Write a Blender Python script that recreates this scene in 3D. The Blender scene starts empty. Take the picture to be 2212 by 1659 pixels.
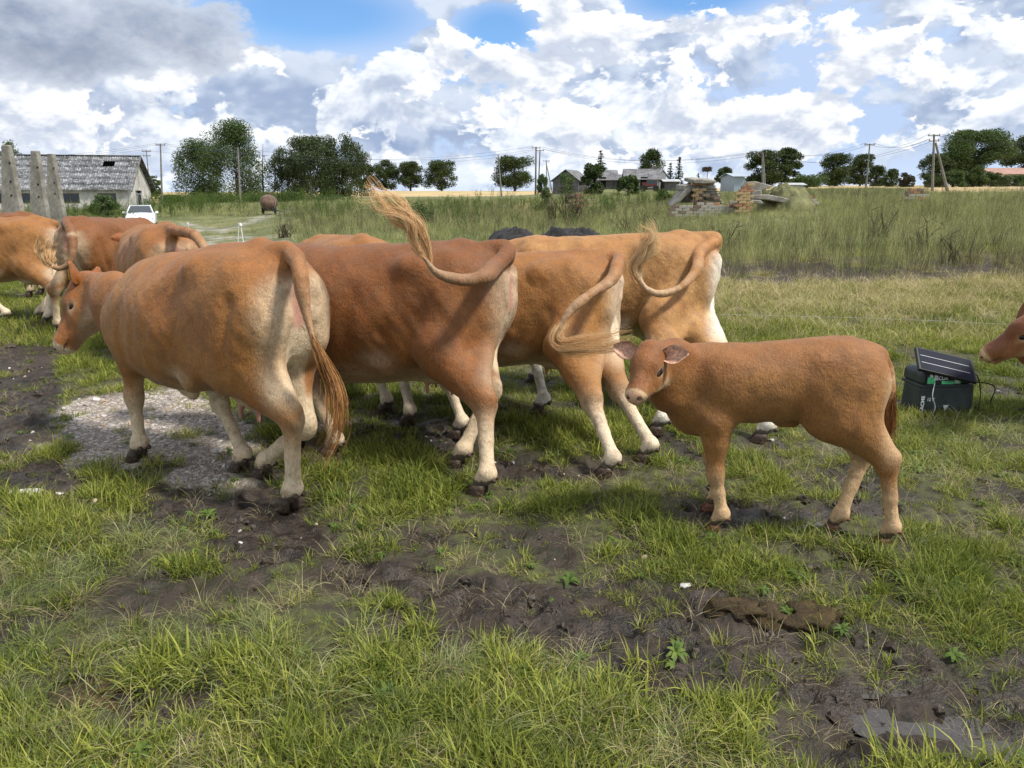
import bpy, bmesh, math, random
import numpy as np
from mathutils import Vector, Matrix
random.seed(7); RNG = np.random.default_rng(11)
R = math.radians
SC = bpy.context.scene
COL = SC.collection
# ------------------------------------------------------------------ camera
CAM_H = 1.65; PITCH = R(14.25); FPX = 1620.0; CX, CY = 1106.0, 829.5     # focal length in pixels of a 2212 px wide frame
cam_d = bpy.data.cameras.new('camera'); cam = bpy.data.objects.new('camera', cam_d); COL.objects.link(cam)
cam_d.sensor_width = 36.0; cam_d.lens = 36.0*FPX/2212.0
cam_d.clip_start = 0.05; cam_d.clip_end = 6000
cam.location = (0, 0, CAM_H); cam.rotation_euler = (math.pi/2 - PITCH, 0, 0)
SC.camera = cam
# ------------------------------------------------------------------ view
SC.view_settings.view_transform = 'Standard'; SC.view_settings.look = 'None'
SC.view_settings.gamma = 1; SC.view_settings.use_curve_mapping = False
SC.view_settings.exposure = EXPO = 0.36
SUN_EL, SUN_AZ = R(56), R(112)          # azimuth clockwise from +Y (straight ahead) towards +X (right)
sun_d = bpy.data.lights.new('sun', 'SUN'); sun_d.energy = 4.0; sun_d.angle = R(8); sun_d.color = (1.0, 0.95, 0.87)
sun = bpy.data.objects.new('sun', sun_d); COL.objects.link(sun)
_sd = Vector((math.sin(SUN_AZ)*math.cos(SUN_EL), math.cos(SUN_AZ)*math.cos(SUN_EL), math.sin(SUN_EL)))
sun.rotation_euler = _sd.to_track_quat('Z', 'Y').to_euler()
sun.location = _sd*50

# ---- node helpers
class NT:
    def __init__(s, tree): s.t = tree; s.n = tree.nodes; s.l = tree.links
    def add(s, typ, **kw):
        nd = s.n.new(typ)
        for k, v in kw.items():
            if k == 'ins':
                for a, b in v.items():
                    if hasattr(b, 'links') or isinstance(b, bpy.types.NodeSocket): s.l.new(b, nd.inputs[a])
                    else: nd.inputs[a].default_value = b
            else: setattr(nd, k, v)
        return nd
    def math(s, op, a, b=None, c=None, clamp=False):
        nd = s.n.new('ShaderNodeMath'); nd.operation = op; nd.use_clamp = clamp
        for i, v in enumerate((a, b, c)):
            if v is None: continue
            if isinstance(v, bpy.types.NodeSocket): s.l.new(v, nd.inputs[i])
            else: nd.inputs[i].default_value = v
        return nd.outputs[0]
    def vmath(s, op, a, b=None):
        nd = s.n.new('ShaderNodeVectorMath'); nd.operation = op
        for i, v in enumerate((a, b)):
            if v is None: continue
            if isinstance(v, bpy.types.NodeSocket): s.l.new(v, nd.inputs[i])
            else: nd.inputs[i].default_value = v
        return nd.outputs[1] if op in ('LENGTH', 'DOT_PRODUCT', 'DISTANCE') else nd.outputs[0]
    def noise(s, vec, scale, detail=4, rough=0.55, dist=0.0, lac=2.0):
        nd = s.n.new('ShaderNodeTexNoise'); nd.inputs['Scale'].default_value = scale
        nd.inputs['Detail'].default_value = detail; nd.inputs['Roughness'].default_value = rough
        nd.inputs['Distortion'].default_value = dist; nd.inputs['Lacunarity'].default_value = lac
        if vec is not None: s.l.new(vec, nd.inputs['Vector'])
        return nd.outputs[0]
    def ramp(s, fac, stops, interp='LINEAR'):
        nd = s.n.new('ShaderNodeValToRGB'); cr = nd.color_ramp; cr.interpolation = interp
        while len(cr.elements) < len(stops): cr.elements.new(0.5)
        for e, (p, c) in zip(cr.elements, stops):
            e.position = p; e.color = (c, c, c, 1) if isinstance(c, (int, float)) else (*c, 1)
        s.l.new(fac, nd.inputs[0]); return nd.outputs[0]
    def mix(s, fac, a, b, mode='MIX'):
        nd = s.n.new('ShaderNodeMixRGB'); nd.blend_type = mode
        for i, v in enumerate((fac, a, b)):
            if isinstance(v, bpy.types.NodeSocket): s.l.new(v, nd.inputs[i])
            else: nd.inputs[i].default_value = v if i == 0 else (*v, 1)
        return nd.outputs[0]
    def maprange(s, v, a, b, c=0.0, d=1.0, smooth=True):
        nd = s.n.new('ShaderNodeMapRange'); nd.interpolation_type = 'SMOOTHSTEP' if smooth else 'LINEAR'
        s.l.new(v, nd.inputs[0])
        for i, x in enumerate((a, b, c, d)): nd.inputs[i+1].default_value = x
        return nd.outputs[0]

def new_mat(name):
    m = bpy.data.materials.new(name); m.use_nodes = True
    t = NT(m.node_tree); b = m.node_tree.nodes['Principled BSDF']
    b.inputs['Specular IOR Level'].default_value = 0.3
    return m, t, b
def simple_mat(name, col, rough=0.8, var=0.15, scale=6.0, metallic=0.0, bump=0.0, bscale=40.0, spec=0.3):
    m, t, b = new_mat(name)
    tc = t.add('ShaderNodeTexCoord').outputs['Object']
    n = t.noise(tc, scale, 5, 0.6)
    lo = tuple(c*(1-var*1.6) for c in col); hi = tuple(min(1, c*(1+var*1.6)) for c in col)
    c = t.ramp(n, [(0.3, lo), (0.7, hi)])
    t.l.new(c, b.inputs['Base Color'])
    b.inputs['Roughness'].default_value = rough; b.inputs['Metallic'].default_value = metallic
    b.inputs['Specular IOR Level'].default_value = spec
    if bump:
        bp = t.add('ShaderNodeBump', ins={'Strength': bump, 'Distance': 0.02, 'Height': t.noise(tc, bscale, 4, 0.6)})
        t.l.new(bp.outputs[0], b.inputs['Normal'])
    return m
# ------------------------------------------------------------------ world: Nishita sky behind layers of broken cumulus
W = bpy.data.worlds.new('World'); SC.world = W; W.use_nodes = True
t = NT(W.node_tree); t.n.clear()
sky = t.add('ShaderNodeTexSky', sky_type='NISHITA', sun_disc=False, sun_elevation=SUN_EL, sun_rotation=SUN_AZ, air_density=1.0, dust_density=0.5, ozone_density=2.0)
tc = t.add('ShaderNodeTexCoord').outputs['Generated']
def cloud_vec(off, shift, kz):
    sp = t.add('ShaderNodeSeparateXYZ', ins={0: t.vmath('ADD', tc, shift)})
    z = t.math('MAXIMUM', sp.outputs[2], 0.0); den = t.math('MULTIPLY_ADD', z, 0.30, 0.34)
    cb = t.add('ShaderNodeCombineXYZ', ins={0: t.math('DIVIDE', sp.outputs[0], den), 1: t.math('DIVIDE', sp.outputs[1], den), 2: t.math('MULTIPLY', z, kz)})
    return t.vmath('ADD', cb.outputs[0], off)
sep = t.add('ShaderNodeSeparateXYZ', ins={0: tc}); zz = t.math('MAXIMUM', sep.outputs[2], 0.0)
def patch(px, py, rx, rz):                     # a soft patch of sky round one direction
    u, v = (px-1106)/1620, (829.5-py)/1620; d = Vector((u, math.cos(PITCH)+v*math.sin(PITCH), -math.sin(PITCH)+v*math.cos(PITCH))).normalized()
    dv = t.vmath('DIVIDE', t.vmath('SUBTRACT', tc, tuple(d)), (rx, rx, rz))
    return t.maprange(t.vmath('LENGTH', dv), 1.0, 0.25)
gap = t.math('MAXIMUM', t.math('MAXIMUM', patch(680, 30, .19, .052), patch(1075, 65, .08, .045)), patch(1500, -8, .13, .035))
dark = patch(150, 75, .30, .075)
def layer(base, off, sc, det, lo, hi, c_hi, c_lo, rng, bias=None, sh=(0.010, 0.0, 0.020)):
    v0, v1 = cloud_vec(off, (0, 0, 0), 3.4), cloud_vec(off, sh, 3.4)
    m0 = t.noise(v0, sc*0.42, 2, 0.5)
    def dd(v, det_):
        b = t.noise(v, sc, det_, 0.60, 0.35); bl = t.math('ABSOLUTE', t.math('SUBTRACT', t.noise(v, sc*2.1, 3, 0.55), 0.5))
        return t.math('MULTIPLY_ADD', bl, -0.5, b)
    a, b = dd(v0, det), dd(v1, 4)
    d = t.math('ADD', a, t.math('MULTIPLY', t.math('SUBTRACT', m0, 0.5), 0.9))
    if bias is not None: d = t.math('ADD', d, bias)
    mask = t.maprange(d, lo, hi)
    lit = t.maprange(t.math('SUBTRACT', a, b), -rng, rng)
    core = t.maprange(d, hi, hi+0.26, 1.0, 0.0)           # thin rims glow, thick middles are greyer
    l2 = t.math('MULTIPLY', t.math('ADD', t.math('MULTIPLY', lit, 0.70), t.math('MULTIPLY', core, 0.28)), 1.0, clamp=True)
    return t.mix(mask, base, t.mix(l2, c_lo, c_hi))
skys = t.mix(1.0, sky.outputs[0], (0.075, 0.105, 0.135), 'MULTIPLY')   # sky at a strength of about 0.1
ngap = t.math('ADD', t.math('MULTIPLY', gap, -0.27), t.maprange(zz, 0.15, 0.02, 0.0, 0.07))
veil = t.math('MULTIPLY', t.math('SUBTRACT', 1.0, t.math('MULTIPLY', gap, 0.96)), t.maprange(t.noise(cloud_vec((2.2, 7.1, 0), (0, 0, 0), 3.0), 1.6, 5, 0.6), 0.25, 0.55, 0.55, 1.0))
c = t.mix(veil, skys, (0.42, 0.54, 0.76))
c = layer(c, (4.9, 2.3, 0.4), 1.9, 7, 0.38, 0.46, (0.58, 0.65, 0.76), (0.21, 0.29, 0.46), 0.10, ngap)
c = layer(c, (1.7, 8.3, 2.4), 2.9, 9, 0.44, 0.49, (0.84, 0.87, 0.91), (0.25, 0.33, 0.49), 0.12, ngap)
c = layer(c, (6.1, 3.9, 5.0), 4.2, 8, 0.49, 0.545, (0.93, 0.93, 0.92), (0.36, 0.43, 0.57), 0.13, t.math('MULTIPLY', gap, -0.22))
dn = t.math('ADD', dark, t.math('MULTIPLY', t.math('SUBTRACT', t.noise(cloud_vec((3.3, 1.1, 1), (0, 0, 0), 3.4), 3.0, 8, 0.60), 0.5), 2.6))
c = t.mix(t.math('MULTIPLY', t.maprange(dn, 0.40, 0.62), 0.90), c, t.mix(t.maprange(dn, 0.45, 1.25), (0.50, 0.55, 0.64), (0.22, 0.27, 0.37)))
c = t.mix(t.maprange(zz, 0.075, 0.0), c, t.mix(0.55, c, (0.60, 0.69, 0.84)))
gnd = t.mix(t.maprange(sep.outputs[2], -0.02, 0.0), (0.07, 0.09, 0.04), c)
bg = t.add('ShaderNodeBackground', ins={'Color': gnd, 'Strength': 1.0})
out = t.add('ShaderNodeOutputWorld'); t.l.new(bg.outputs[0], out.inputs[0])
W.cycles.sampling_method = 'MANUAL'; W.cycles.sample_map_resolution = 512
# ------------------------------------------------------------------ geometry tools
cp, sp_ = math.cos(PITCH), math.sin(PITCH)
def ray(px, py):
    u, v = (px-CX)/FPX, (CY-py)/FPX
    return Vector((u, cp + v*sp_, -sp_ + v*cp))
def P(px, py, Y):                       # the point at forward distance Y seen at this place of the photograph
    r = ray(px, py); k = Y/r.y
    return Vector((r.x*k, Y, CAM_H + r.z*k))
def G0(px, py, z=0.0):
    r = ray(px, py); k = (z-CAM_H)/r.z
    return Vector((r.x*k, r.y*k, z))
def tagit(o, label=None, cat=None, group=None, kind=None):
    if label: o['label'] = label
    if cat: o['category'] = cat
    if group: o['group'] = group
    if kind: o['kind'] = kind
    return o
def empty(name, loc=(0, 0, 0), rz=0.0, **kw):
    o = bpy.data.objects.new(name, None); COL.objects.link(o); o.location = loc; o.rotation_euler = (0, 0, rz)
    o.empty_display_size = 0.2
    return tagit(o, **kw)
def mesh_obj(name, V, F, mat=None, parent=None, smooth=False, mats=None, fmat=None, **kw):
    me = bpy.data.meshes.new(name)
    V = np.asarray(V, dtype=np.float32)
    if isinstance(F, np.ndarray):
        n = F.shape[1]; me.vertices.add(len(V)); me.vertices.foreach_set('co', V.ravel())
        me.loops.add(F.size); me.loops.foreach_set('vertex_index', F.astype(np.int32).ravel())
        me.polygons.add(len(F)); me.polygons.foreach_set('loop_start', np.arange(0, F.size, n, dtype=np.int32))
        me.polygons.foreach_set('loop_total', np.full(len(F), n, dtype=np.int32)); me.update(calc_edges=True)
    else:
        me.from_pydata([tuple(map(float, v)) for v in V], [], [tuple(f) for f in F]); me.update()
    for m in (mats or ([mat] if mat else [])): me.materials.append(m)
    if fmat is not None: me.polygons.foreach_set('material_index', np.asarray(fmat, dtype=np.int32))
    if smooth: me.polygons.foreach_set('use_smooth', np.ones(len(me.polygons), dtype=bool))
    o = bpy.data.objects.new(name, me); COL.objects.link(o)
    if parent: o.parent = parent
    return tagit(o, **kw)
def dup(o, parent=None, **kw):
    c = o.copy(); COL.objects.link(c); c.parent = parent
    for k, v in kw.items(): tagit(c, **{k: v})
    return c
def dup_tree(o, parent=None):
    c = o.copy(); COL.objects.link(c); c.parent = parent
    for ch in list(o.children): dup_tree(ch, c)
    return c
class MB:
    """collects simple solids into one mesh"""
    def __init__(s): s.v = []; s.f = []
    def _add(s, vs, fs):
        n = len(s.v); s.v += [tuple(v) for v in vs]; s.f += [tuple(i+n for i in f) for f in fs]; return s
    def box(s, c, d, rot=None, taper=1.0, jit=0.0):
        x, y, z = (k/2 for k in d)
        vs = [Vector((sx*x*(taper if sz > 0 else 1), sy*y*(taper if sz > 0 else 1), sz*z)) for sz in (-1, 1) for sy in (-1, 1) for sx in (-1, 1)]
        if jit: vs = [v + Vector((random.uniform(-jit, jit) for _ in range(3))) for v in vs]
        if rot is not None: vs = [rot @ v for v in vs]
        vs = [v + Vector(c) for v in vs]
        return s._add(vs, [(0, 2, 3, 1), (4, 5, 7, 6), (0, 1, 5, 4), (2, 6, 7, 3), (0, 4, 6, 2), (1, 3, 7, 5)])
    def tube(s, pts, rads, n=8, cap=True):
        pts = [Vector(p) for p in pts]
        if isinstance(rads, (int, float)): rads = [rads]*len(pts)
        rings = []; a0 = None
        for i, p in enumerate(pts):
            t_ = (pts[min(i+1, len(pts)-1)] - pts[max(i-1, 0)])
            if t_.length < 1e-9: t_ = Vector((0, 0, 1))
            t_.normalize()
            if a0 is None:
                a0 = t_.orthogonal().normalized()
            else:
                a0 = (a0 - t_*a0.dot(t_)); a0 = a0.normalized() if a0.length > 1e-6 else t_.orthogonal().normalized()
            b0 = t_.cross(a0)
            rings.append([p + (a0*math.cos(2*math.pi*k/n) + b0*math.sin(2*math.pi*k/n))*rads[i] for k in range(n)])
        vs = [v for r in rings for v in r]; fs = []
        for i in range(len(pts)-1):
            for k in range(n):
                fs.append((i*n+k, i*n+(k+1) % n, (i+1)*n+(k+1) % n, (i+1)*n+k))
        if cap: fs.append(tuple(range(n))[::-1]); fs.append(tuple((len(pts)-1)*n+k for k in range(n)))
        return s._add(vs, fs)
    def prism(s, poly, a, b):            # poly of 3-vectors extruded from +a to +b (vectors)
        n = len(poly); vs = [Vector(p)+Vector(a) for p in poly] + [Vector(p)+Vector(b) for p in poly]
        fs = [tuple(range(n)), tuple(range(2*n-1, n-1, -1))] + [(k, n+k, n+(k+1) % n, (k+1) % n) for k in range(n)]
        return s._add(vs, fs)
    def lathe(s, prof, n=16, c=(0, 0, 0), M=None):
        vs = []; fs = []
        for r, z in prof:
            for k in range(n): vs.append(Vector((r*math.cos(2*math.pi*k/n), r*math.sin(2*math.pi*k/n), z)))
        for i in range(len(prof)-1):
            for k in range(n): fs.append((i*n+k, i*n+(k+1) % n, (i+1)*n+(k+1) % n, (i+1)*n+k))
        fs.append(tuple(range(n))[::-1]); fs.append(tuple((len(prof)-1)*n+k for k in range(n)))
        if M is not None: vs = [M @ v for v in vs]
        return s._add([v + Vector(c) for v in vs], fs)
    def build(s, name, mat=None, parent=None, smooth=False, **kw):
        return mesh_obj(name, s.v, s.f, mat, parent, smooth, **kw)

# ---- implicit surfaces: smooth unions of shapes on a grid, meshed with surface nets
class Field:
    def __init__(s, lo, hi, h):
        s.lo = np.array(lo, float); s.h = h; s.n = np.ceil((np.array(hi)-s.lo)/h).astype(int)+1
        s.a = np.full(s.n, 0.5, dtype=np.float32)
        s.ax = [(s.lo[i] + h*np.arange(s.n[i])).astype(np.float32) for i in range(3)]
    def sub(s, lo, hi):
        i0 = np.maximum(((np.array(lo)-s.lo)/s.h).astype(int), 0); i1 = np.minimum(((np.array(hi)-s.lo)/s.h).astype(int)+2, s.n)
        if (i1 <= i0).any(): return None, None
        sl = tuple(slice(a, b) for a, b in zip(i0, i1))
        X, Y, Z = np.meshgrid(*[s.ax[i][sl[i]] for i in range(3)], indexing='ij', sparse=True)
        return sl, (X, Y, Z)
    def put(s, sl, d, k, carve=False):
        A = s.a[sl]
        if carve:
            d = -d; hh = np.maximum(k-np.abs(A-d), 0)/k; s.a[sl] = np.maximum(A, d)+hh*hh*k*0.25
        else:
            hh = np.maximum(k-np.abs(A-d), 0)/k; s.a[sl] = np.minimum(A, d)-hh*hh*k*0.25
    def cap(s, a, b, r0, r1, k=0.03, sy=1.0, carve=False):
        a = np.array(a, float); b = np.array(b, float); m = max(r0, r1)*max(sy, 1)+k+0.02
        sl, g = s.sub(np.minimum(a, b)-m, np.maximum(a, b)+m)
        if sl is None: return s
        X, Y, Z = g; ba = b-a; L2 = max(float(ba@ba), 1e-9)
        tt = np.clip(((X-a[0])*ba[0]+(Y-a[1])*ba[1]+(Z-a[2])*ba[2])/L2, 0, 1)
        d = np.sqrt((X-a[0]-tt*ba[0])**2+((Y-a[1]-tt*ba[1])/sy)**2+(Z-a[2]-tt*ba[2])**2)-(r0+(r1-r0)*tt)
        s.put(sl, d.astype(np.float32), k, carve); return s
    def ell(s, c, r, k=0.04, M=None, carve=False):
        c = np.array(c, float); r = np.array(r, float); m = r.max()+k+0.02
        sl, g = s.sub(c-m, c+m)
        if sl is None: return s
        x, y, z = g[0]-c[0], g[1]-c[1], g[2]-c[2]
        if M is not None:
            x, y, z = (M[0, i]*x+M[1, i]*y+M[2, i]*z for i in range(3))
        k0 = np.sqrt((x/r[0])**2+(y/r[1])**2+(z/r[2])**2); k1 = np.sqrt((x/r[0]**2)**2+(y/r[1]**2)**2+(z/r[2]**2)**2)+1e-6
        s.put(sl, (k0*(k0-1)/k1).astype(np.float32), k, carve); return s
    def mesh(s, smooth=2):
        A = s.a; I = A < 0
        c = np.zeros(np.array(A.shape)-1, dtype=np.int8)
        for dx in (0, 1):
            for dy in (0, 1):
                for dz in (0, 1): c += I[dx:A.shape[0]-1+dx, dy:A.shape[1]-1+dy, dz:A.shape[2]-1+dz]
        act = (c > 0) & (c < 8); idx = np.argwhere(act); N = len(idx)
        vid = np.full(act.shape, -1, dtype=np.int64); vid[act] = np.arange(N)
        pos = np.zeros((N, 3)); cnt = np.zeros(N)
        cor = [(dx, dy, dz) for dx in (0, 1) for dy in (0, 1) for dz in (0, 1)]
        val = {q: A[idx[:, 0]+q[0], idx[:, 1]+q[1], idx[:, 2]+q[2]].astype(float) for q in cor}
        for q in cor:
            for ax in range(3):
                if q[ax]: continue
                p = list(q); p[ax] = 1; p = tuple(p); va, vb = val[q], val[p]; cr = (va < 0) != (vb < 0)
                tt = np.where(cr, va/np.where(cr, va-vb, 1), 0)
                e = np.zeros((N, 3)) + np.array(q, float); e[:, ax] += tt
                pos += e*cr[:, None]; cnt += cr
        pos = pos/cnt[:, None]+idx
        quads = []
        for ax in range(3):
            sa = [slice(None)]*3; sb = [slice(None)]*3; sa[ax] = slice(0, -1); sb[ax] = slice(1, None)
            ia, ib = I[tuple(sa)], I[tuple(sb)]; e = np.argwhere(ia != ib)
            o1, o2 = [(1, 2), (2, 0), (0, 1)][ax]
            ok = (e[:, o1] > 0) & (e[:, o2] > 0) & (e[:, o1] < A.shape[o1]-1) & (e[:, o2] < A.shape[o2]-1); e = e[ok]
            flip = ~ia[tuple(e.T)]
            def cell(d1, d2):
                f = e.copy(); f[:, o1] += d1; f[:, o2] += d2; return vid[tuple(f.T)]
            q = np.stack([cell(-1, -1), cell(0, -1), cell(0, 0), cell(-1, 0)], 1)
            q[flip] = q[flip][:, ::-1]; quads.append(q)
        F = np.concatenate(quads); V = pos*s.h+s.lo
        a = F.ravel(); b = np.roll(F, -1, 1).ravel()
        e0 = np.concatenate([a, b]); e1 = np.concatenate([b, a]); deg = np.bincount(e0, minlength=N)[:, None]
        for it in range(smooth):
            S = np.stack([np.bincount(e0, V[e1, i], N) for i in range(3)], 1)/np.maximum(deg, 1)
            V = V + (0.55 if it % 2 == 0 else -0.35 if smooth > 3 else .4)*(S-V)
        return V, F
def sstep(x, a, b):
    t_ = np.clip((x-a)/(b-a), 0, 1); return t_*t_*(3-2*t_)
def catmull(pts, n=8):
    pts = [np.array(p, float) for p in pts]; out = []
    q = [2*pts[0]-pts[1]]+pts+[2*pts[-1]-pts[-2]]
    for i in range(1, len(q)-2):
        for k in range(n):
            u = k/n
            out.append(0.5*((2*q[i])+(-q[i-1]+q[i+1])*u+(2*q[i-1]-5*q[i]+4*q[i+1]-q[i+2])*u*u+(-q[i-1]+3*q[i]-3*q[i+1]+q[i+2])*u**3))
    out.append(pts[-1]); return np.array(out)
# ------------------------------------------------------------------ terrain
def _hash(ix, iy, seed):
    n = (ix.astype(np.int64)*374761393 + iy.astype(np.int64)*668265263 + seed*1442695041) & 0x7fffffff
    n = (n ^ (n >> 13))*1274126177 & 0x7fffffff
    return ((n ^ (n >> 16)) & 0xffff)/65535.0
def vnoise(x, y, seed=0):
    x = np.asarray(x, float); y = np.asarray(y, float)
    ix = np.floor(x); iy = np.floor(y); fx = x-ix; fy = y-iy; ux = fx*fx*(3-2*fx); uy = fy*fy*(3-2*fy)
    a = _hash(ix, iy, seed); b = _hash(ix+1, iy, seed); c = _hash(ix, iy+1, seed); d = _hash(ix+1, iy+1, seed)
    return (a*(1-ux)+b*ux)*(1-uy)+(c*(1-ux)+d*ux)*uy
def fbm(x, y, oct_=4, seed=0, g=0.5):
    s_ = 0; a = 1; tot = 0
    for i in range(oct_):
        s_ = s_+a*vnoise(x*2**i+17.3*i, y*2**i-9.1*i, seed+i); tot += a; a *= g
    return s_/tot
def proj(x, y, z=0.0):
    yc = y*cp-(z-CAM_H)*sp_; vc = y*sp_+(z-CAM_H)*cp; yc = np.maximum(yc, 0.05)
    return CX+FPX*x/yc, CY-FPX*vc/yc
_L = np.array([[0, 0], [12, 0], [20, -.15], [30, -.35], [50, -.70], [75, -.10], [110, .25], [160, .7], [250, 2.05], [2500, 2.2]])
_C = np.array([[0, 0], [12, 0], [22, .08], [35, .05], [60, .1], [100, .9], [160, 1.6], [250, 2.45], [2500, 2.6]])
_R = np.array([[0, 0], [12, 0], [20, .12], [45, .60], [75, 1.5], [110, 2.2], [160, 3.0], [250, 3.95], [2500, 4.1]])
def height(x, y):
    x = np.asarray(x, float); y = np.asarray(y, float); D = np.hypot(x, np.maximum(y, 0)); u = x/np.maximum(y, 1.0); u = np.clip(u, -2, 2)
    zl, zc, zr = (np.interp(D, t_[:, 0], t_[:, 1]) for t_ in (_L, _C, _R))
    wl = sstep(-u, .15, .42); wr = sstep(u, .08, .42)
    z = zc*(1-wl)*(1-wr)+zl*wl+zr*wr
    z = z+1.15*np.exp(-((u-.13)/.10)**2-((D-112)/22)**2)
    far = sstep(D, 9, 30)
    z = z+far*(fbm(x*.15, y*.15, 3, 5)-.5)*.22*np.minimum(1, 60/np.maximum(D, 1))
    z = z+(fbm(x*1.1, y*1.1, 3, 9)-.5)*.07*sstep(D, 2, 5)*0.6
    return z
def ht(x, y): return float(height(np.array([x]), np.array([y]))[0])
def G(px, py):                          # the point of the terrain seen at this place
    r = ray(px, py); k = 1.5
    for i in range(4000):
        p = Vector((0, 0, CAM_H))+r*k
        if p.z < ht(p.x, p.y): break
        k *= 1.006
        if k > 900: break
    return Vector((p.x, p.y, ht(p.x, p.y)))
def GD(px, D):                          # terrain point in this direction at distance D
    u = (px-CX)/FPX; # depth along the axis ~ y*cp + H*sp
    x = u*(D*cp+CAM_H*sp_)
    return Vector((x, D, ht(x, D)))
def blob(PX, PY, lst):
    m = np.zeros_like(PX)
    for (a, b, ra, rb, w) in lst: m = np.maximum(m, w*np.exp(-(((PX-a)/ra)**2+((PY-b)/rb)**2)**1.5))
    return m
def masks(x, y):
    PX, PY = proj(x, y, 0.0)
    n1 = fbm(x*1.4, y*1.4, 4, 21); n2 = fbm(x*5, y*5, 3, 31)
    nn = (n1-.5)*1.5+(n2-.5)*.9
    mud = blob(PX, PY, [(30, 760, 110, 120, 1), (60, 900, 120, 110, 1), (170, 1040, 190, 60, 1.1), (420, 1090, 260, 60, 1.1), (560, 1180, 180, 60, .8),
                        (780, 1260, 250, 75, .9), (1060, 1330, 360, 105, 1.0), (1400, 1350, 310, 100, .95), (1640, 1450, 320, 100, .95), (2000, 1560, 360, 115, 1.15), (2210, 1500, 160, 130, .9), (1900, 1620, 200, 60, 1),
                        (1700, 1110, 330, 40, .75), (1450, 1060, 160, 26, .6), (180, 1480, 150, 40, .8), (90, 1350, 120, 35, .7), (950, 950, 260, 60, .55), (1150, 1010, 180, 40, .6), (1480, 1560, 150, 40, .7), (80, 700, 120, 50, .9), (130, 690, 140, 20, .8), (2100, 1130, 200, 30, .5), (1150, 1160, 500, 40, .42), (660, 1020, 200, 60, .5)])
    grav = blob(PX, PY, [(330, 900, 190, 60, 1.1), (440, 1000, 130, 70, 1.1), (260, 960, 150, 50, .9), (520, 1060, 90, 40, .8), (680, 915, 60, 20, .7), (240, 870, 120, 30, .9)])
    mud = sstep(mud+nn*.75, .42, .62); grav = sstep(grav+nn*1.25, .38, .72)*sstep(blob(PX, PY, [(360, 940, 260, 120, 1), (680, 915, 80, 25, 1), (2120, 1120, 120, 30, .8), (1420, 1075, 70, 14, .7)]), .12, .45); mud = mud*(1-grav*.9)
    mud = np.maximum(mud, sstep(fbm(x*2.1+3, y*2.1, 4, 77)+(n2-.5)*.5, .57, .66)*.85*(1-sstep(y, 7.5, 9.5))*(1-grav))
    D = np.hypot(x, y)
    dry = sstep(y+(n1-.5)*6, 9.5, 12)*(1-sstep(y+(n1-.5)*6, 16, 20))*sstep(x/np.maximum(y, 1), .10, .25)
    dirt = sstep(y+(n1-.5)*5, 13.4, 14.6)*(1-sstep(y+(n1-.5)*4, 18, 20.5))*sstep(x/np.maximum(y, 1), .16, .24)*sstep(n2*.4+n1*.6, .24, .38)
    path = np.zeros_like(PX)
    PXf, PYf = proj(x, y, height(x, y))
    for (a, b, c, d, w) in ((330, 497, 480, 500, 4), (440, 527, 620, 524, 5), (490, 500, 545, 476, 5), (545, 476, 585, 462, 5), (585, 462, 640, 455, 3), (380, 482, 500, 499, 3), (420, 515, 620, 512, 3)):
        tt = np.clip((PXf-a)/(c-a), 0, 1); path = np.maximum(path, (1-sstep(np.abs(PYf-(b+(d-b)*tt))+(n1-.5)*16+(n2-.5)*6, w*.3, w*1.5))*(PXf > a-8)*(PXf < c+8)*(y > 10))
    path *= sstep(n2, .3, .5)
    wheat = sstep(D, 118, 128)*(1-sstep(D, 700, 900))
    U = x/np.maximum(y, 1)
    wheat = np.maximum(wheat, sstep(U, .5, .54)*sstep(D, 78, 84)); wheat = np.maximum(wheat, sstep(D, 62, 68)*sstep(-np.abs(U-.06), -.07, -.05)*(1-sstep(D, 78, 90))*.8)
    wheat = wheat*(1-np.exp(-((U-.13)/.10)**2-((D-108)/24)**2)*1.6).clip(0, 1)
    return dict(mud=mud, grav=grav, dry=dry, dirt=dirt, path=path, wheat=wheat, n1=n1, n2=n2)
PUD = [(2030, 1556, 130, 30), (2165, 1606, 110, 30), (1880, 1530, 60, 14), (1760, 1128, 46, 8), (1640, 1132, 36, 6), (1500, 1446, 60, 8), (1900, 1480, 60, 8), (1050, 1262, 40, 5), (860, 1238, 36, 5)]
def near_relief(x, y, m):
    mud = m['mud']; lump = fbm(x*9, y*9, 4, 41, .6); rid = 1-np.abs(2*fbm(x*5.5, y*5.5, 3, 51)-1)
    z = mud*((lump-.5)*.080+(rid-.75)*.036-.016)+(1-mud)*((fbm(x*6, y*6, 3, 61)-.5)*.035)*(1-m['grav'])
    z = z+m['grav']*((fbm(x*22, y*22, 3, 63)-.5)*.022-.004)
    # hoof prints
    cx, cy = x*6.2, y*6.2; ix, iy = np.floor(cx), np.floor(cy); best = np.full_like(x, 9.0)
    for dx in (-1, 0, 1):
        for dy in (-1, 0, 1):
            qx, qy = ix+dx, iy+dy; hx, hy = _hash(qx, qy, 91), _hash(qx, qy, 92); on = _hash(qx, qy, 93) < .55
            an = _hash(qx, qy, 94)*3.14; ex, ey = cx-(qx+hx), cy-(qy+hy); a = ex*np.cos(an)+ey*np.sin(an); b = -ex*np.sin(an)+ey*np.cos(an)
            best = np.minimum(best, np.where(on, np.hypot(a/.42, b/.30), 9))
    z = z+mud*(-.032*(1-sstep(best, .6, 1.0))+.012*np.exp(-((best-1.15)/.2)**2))
    return z
NX0, NX1, NY0, NY1 = -4.6, 5.0, 1.15, 8.6
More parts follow.
